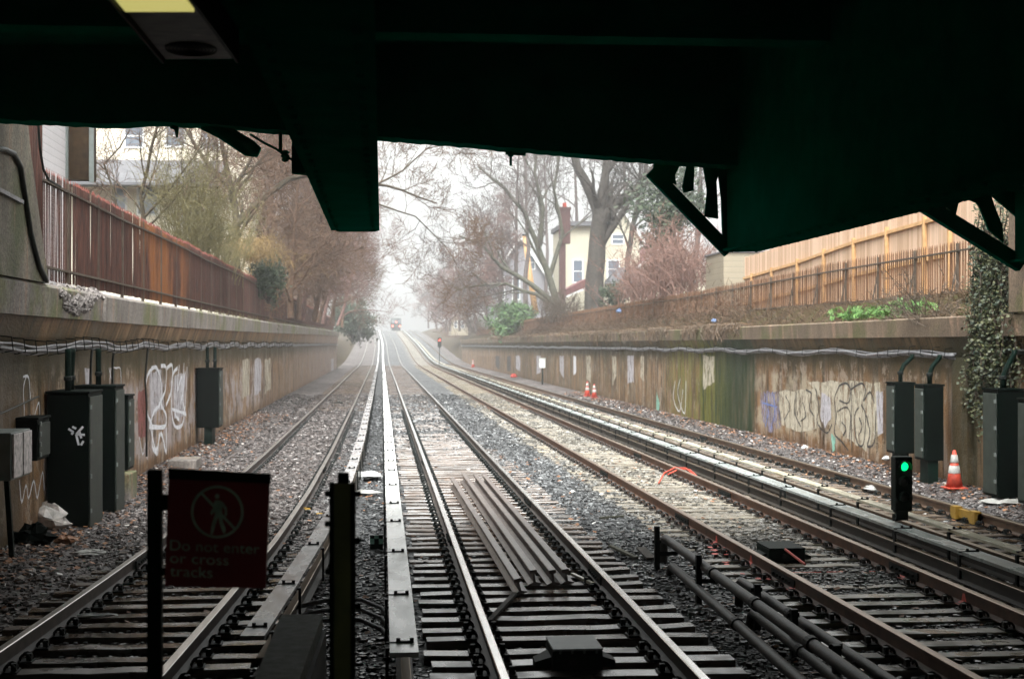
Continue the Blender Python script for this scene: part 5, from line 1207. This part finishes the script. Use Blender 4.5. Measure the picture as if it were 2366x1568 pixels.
# grey house
t = thing('house', (17, 165, 4.8), 'grey house with a white trimmed gable in the mist', 'house')
gable(t, XX(1140, 165), XX(1262, 165), 165, 177, 3.6, ZZ(640, 165), ZZ(548, 165), M['sid_grey'], M['shingle'], .6)
for (u0, u1, v0, v1) in ((1150, 1165, 640, 690), (1185, 1200, 640, 690), (1215, 1235, 590, 620)): win(t, XX(u0, 165), XX(u1, 165), ZZ(v1, 165), ZZ(v0, 165), 165)
t = thing('house', (14, 240, 4.8), 'small white house far off in the mist left of the dark thicket', 'house')
gable(t, XX(1042, 235), XX(1082, 235), 235, 243, 4.0, ZZ(735, 235), ZZ(712, 235), M['sid_tan'], M['shingle'], .4)
for (u0, u1) in ((1050, 1056), (1066, 1072)): win(t, XX(u0, 235), XX(u1, 235), ZZ(757, 235), ZZ(742, 235), 235)
t = thing('house', (27, 62, 5), 'white house glimpsed above the cedar fence through the right brace', 'house')
g = MB(); g.box(XX(2195, 60), XX(2330, 60), 60, 70, 4, 11); g.build('wall', M['sid_white'], t); win(t, XX(2214, 60), XX(2226, 60), ZZ(478, 60), ZZ(464, 60), 60)
t = thing('utility_pole', P(1235, 720, D=140), 'leaning orange brown wooden pole in front of the grey house', 'pole')
g = MB(); g.tube([P(1238, 725, D=140), P(1225, 640, D=140), P(1212, 545, D=140)], [.32, .28, .22], 10); g.build('shaft', M['cedar_post'], t, smooth=True)
g = MB(); g.tube([P(1212, 545, D=140), P(1212, 541, D=140)], [.25, .25], 10); g.build('cap', M['stoneblack'], t)

# ------------------------------------------------------------------ distant train
Yt = 395; xt = tx(2, Yt) - .35; zb = zt(Yt); t = thing('train', (xt, Yt, zb), 'distant train with red tail lights at the vanishing point', 'train')
g = MB(); g.box(xt - 1.4, xt + 1.4, Yt, Yt + 18, zb + .9, zb + 3.4); bevel(g.build('body', M['cab_door'], t), .15)
g = MB(); g.box(xt - 1.2, xt + 1.2, Yt + 1, Yt + 17, zb + .1, zb + .9); g.build('underframe', M['black'], t)
g = MB(); g.box(xt - 1.1, xt - .35, Yt - .05, Yt - .001, zb + 1.9, zb + 2.8); g.box(xt + .35, xt + 1.1, Yt - .05, Yt - .001, zb + 1.9, zb + 2.8); g.build('window', M['glass'], t)
for dx, dz in ((-1.0, 1.2), (1.0, 1.2), (0, 2.3)):
    g = MB(); g.lathe((0, 0, 0), [(.0, 0), (.2, .01), (.2, .05), (0, .06)], 12); o = g.build('tail_light', M['em_red2'], t, origin=(0, 0, 0)); o.location = (dx, -.06, dz); o.rotation_euler = (rad(90), 0, 0)

# ------------------------------------------------------------------ litter
def crumple(c, r, mat, label, seed, name='litter', cat='litter', sq=(1, 1, .5)):
    rnd = random.Random(seed); g = MB(); n, m_ = 12, 8; secs = []
    for j in range(m_ + 1):
        th_ = math.pi * (j + .01) / (m_ + .02); secs.append([(c[0] + sq[0]*r*math.sin(th_)*math.cos(2*math.pi*i/n)*(1 + .35*rnd.uniform(-1,1)), c[1] + sq[1]*r*math.sin(th_)*math.sin(2*math.pi*i/n)*(1 + .35*rnd.uniform(-1,1)), c[2] + sq[2]*r*(.9 - math.cos(th_)*-1*.9)*(1 + .2*rnd.uniform(-1,1)) - sq[2]*r*.2) for i in range(n)])
    g.loft(secs); return tag(g.build(name, mat, None, origin=c), label, cat, 'litter on the ballast')
def lit(u, v, r, mat, label, seed, sq=(1, 1, .4), z=-.17, **k): crumple(tuple(P(u, v, Z=z)), r, M[mat], label, seed, sq=sq, **k)
lit(110, 1225, .28, 'bag', 'crumpled whitish plastic bag at the foot of the tall black cabinet', 1, (1.1, .8, .8), name='plastic_bag')
lit(75, 1262, .22, 'cabinet', 'dark crumpled bag below the whitish bag', 2, (1.2, .8, .8), name='plastic_bag')
lit(150, 1255, .12, 'leaf_dead', 'brownish crumpled rag right of the whitish bag', 12, (1.3, 1, .6), name='rag')
lit(212, 1280, .14, 'dull_white', 'torn white paper left of the leftmost rail', 3, (1.5, 1, .25), name='paper_scrap')
lit(215, 1424, .11, 'white', 'flat white scrap between the rails of the leftmost track', 4, (1.9, .5, .2), name='paper_scrap')
lit(850, 1102, .22, 'white', 'crumpled white sheet left of the white board', 5, (1.2, 2.2, .3), name='plastic_sheet')
lit(842, 1140, .16, 'dull_white', 'pale flattened sack below the crumpled white sheet', 6, (1.8, 1, .25), name='plastic_sheet')
lit(705, 1178, .07, 'yellow', 'small yellow rag beside the inner rail of the leftmost track', 7, (1.3, 1, .4), name='rag')
lit(735, 1188, .05, 'yellow', 'orange yellow scrap right of the small yellow rag', 8, (1.3, 1, .3), name='rag')
lit(2020, 1135, .15, 'dull_white', 'whitish crumpled cloth between the far right rails', 9, (1.4, 1.2, .5), name='rag')
lit(1860, 1040, .09, 'white', 'small white cup at the foot of the right wall graffiti', 10, (1, 1, .9), name='cup')
lit(2330, 1165, .3, 'dull_white', 'strip of white plastic at the right edge', 11, (1.6, 1, .2), name='plastic_sheet')
lit(2042, 1072, .13, 'orange', 'orange brown scrap left of the black boxes', 13, (1.4, 1, .8), name='cardboard_scrap')
lit(2048, 1062, .07, 'white', 'white carton on the orange brown scrap', 14, (1.4, 1, .8), name='cardboard_scrap', z=0.)
lit(1430, 722, .2, 'blue_litter', 'bright blue bag caught in the weeds on the right bank', 15, (1, 1, 1), name='plastic_bag') if 0 else crumple(tuple(P(1430, 722, X=12.0)), .13, M['blue_litter'], 'bright blue bag caught in the weeds on the right bank', 15, 'plastic_bag', sq=(1, 1, .9))
crumple(tuple(P(1649, 745, X=11.4)), .09, M['blue_litter'], 'pale blue scrap on the weeds nearer the cedar fence', 16, 'plastic_bag', sq=(1, 1, .9))
g = MB(); p = P(783, 932, Z=-.16); g.loft([[(p.x + r_*math.cos(a_)*1., p.y + r_*math.sin(a_)*1.6, p.z + z_) for a_ in [2*math.pi*i/16 for i in range(16)]] for r_, z_ in ((.19, 0), (.2, .04), (.15, .07), (.05, .075))])
tag(g.build('rubber_pad', M['black'], None, origin=p), 'flat black disc lying between the rails of the leftmost track', 'pad')
# orange hose
pts = [P(u, v, Z=-.13) for u, v in [(1522, 1113), (1535, 1100), (1560, 1094), (1585, 1096), (1600, 1104), (1618, 1112)]]
for p, z in zip(pts, (-.15, -.06, .0, .0, -.05, -.13)): p.z = z
g = MB(); g.tube(pts, .016, 7); g.tube([p + Vector((.05, -.12, -.02)) for p in pts[1:]], .016, 7); tag(g.build('hose', M['orange'], None, origin=pts[0], smooth=True), 'orange hose looping over the sleepers of the rusty track', 'hose')
# stick and small planks
for i, (a, b, w, m, lb) in enumerate((((1190, 1370), (1128, 1436), .05, 'bark_grey', 'grey wooden stick lying across the sleepers below the loose rails'), ((1410, 1260), (1470, 1288), .06, 'bark_plane', 'short weathered plank on the ballast right of the middle track'), ((1480, 1265), (1505, 1290), .12, 'bark_grey', 'small grey board beside the weathered plank'), ((1322, 1325), (1370, 1348), .04, 'board_tan', 'pale sliver of wood at the ends of the loose rails'), ((1385, 1196), (1440, 1192), .04, 'bark_plane', 'thin pale stick on the ballast right of the middle track'), ((745, 1330), (822, 1300), .05, 'dull_white', 'white plastic strip left of the dark green post'))):
    p, q = P(*a, Z=-.15), P(*b, Z=-.15); g = MB(); g.bar(p, q, w, .03); tag(g.build('plank', M[m], None, origin=p), lb, 'piece of wood')
# scattered bits
rnd = random.Random(99); g = MB(); h_ = MB()
for i in range(6500):
    u = rnd.random()
    if u < .36: x = RW - abs(rnd.gauss(0, .55)) - .05; y = 18 + rnd.random() * 60
    elif u < .75: x = LW + abs(rnd.gauss(0, .6)) + .05; y = 16 + rnd.random() * 40
    else: y = 9 + rnd.random() * 25; x = rnd.uniform(max(LW, -.27*y), min(RW, .46*y))
    z = hb(x, y) + .03; s = rnd.uniform(.02, .05); a_ = rnd.random() * 6.28; tl = rnd.uniform(-.5, .5)
    q = [(x + s*math.cos(a_ + k*1.571), y + s*math.sin(a_ + k*1.571)*.7, z + s*tl*math.cos(k*1.571)) for k in range(4)]
    (h_ if rnd.random() < .13 else g).add(q, [(0,1,2,3)])
tag(g.build('fallen_leaves', M['leaf_dead']), 'brown fallen leaves gathered along the walls and ballast', 'leaves', kind='stuff'); tag(h_.build('paper_bits', M['litter']), 'tiny scraps of white litter strewn on the ballast', 'litter', kind='stuff')

# ------------------------------------------------------------------ haze
g = MB(); g.box(-420, 520, -60, 900, -2.5, 45); hz = NT('haze_air'); hz.t.nodes.remove(hz.b); v = hz.n('ShaderNodeVolumePrincipled'); v.inputs['Color'].default_value = (.95, .95, .97, 1); v.inputs['Density'].default_value = .0011; v.inputs['Anisotropy'].default_value = .3
hz.l(v.outputs[0], hz.t.nodes['Material Output'].inputs['Volume'])
tag(g.build('haze', hz.m), 'pale winter mist filling the cutting', 'mist', kind='stuff')
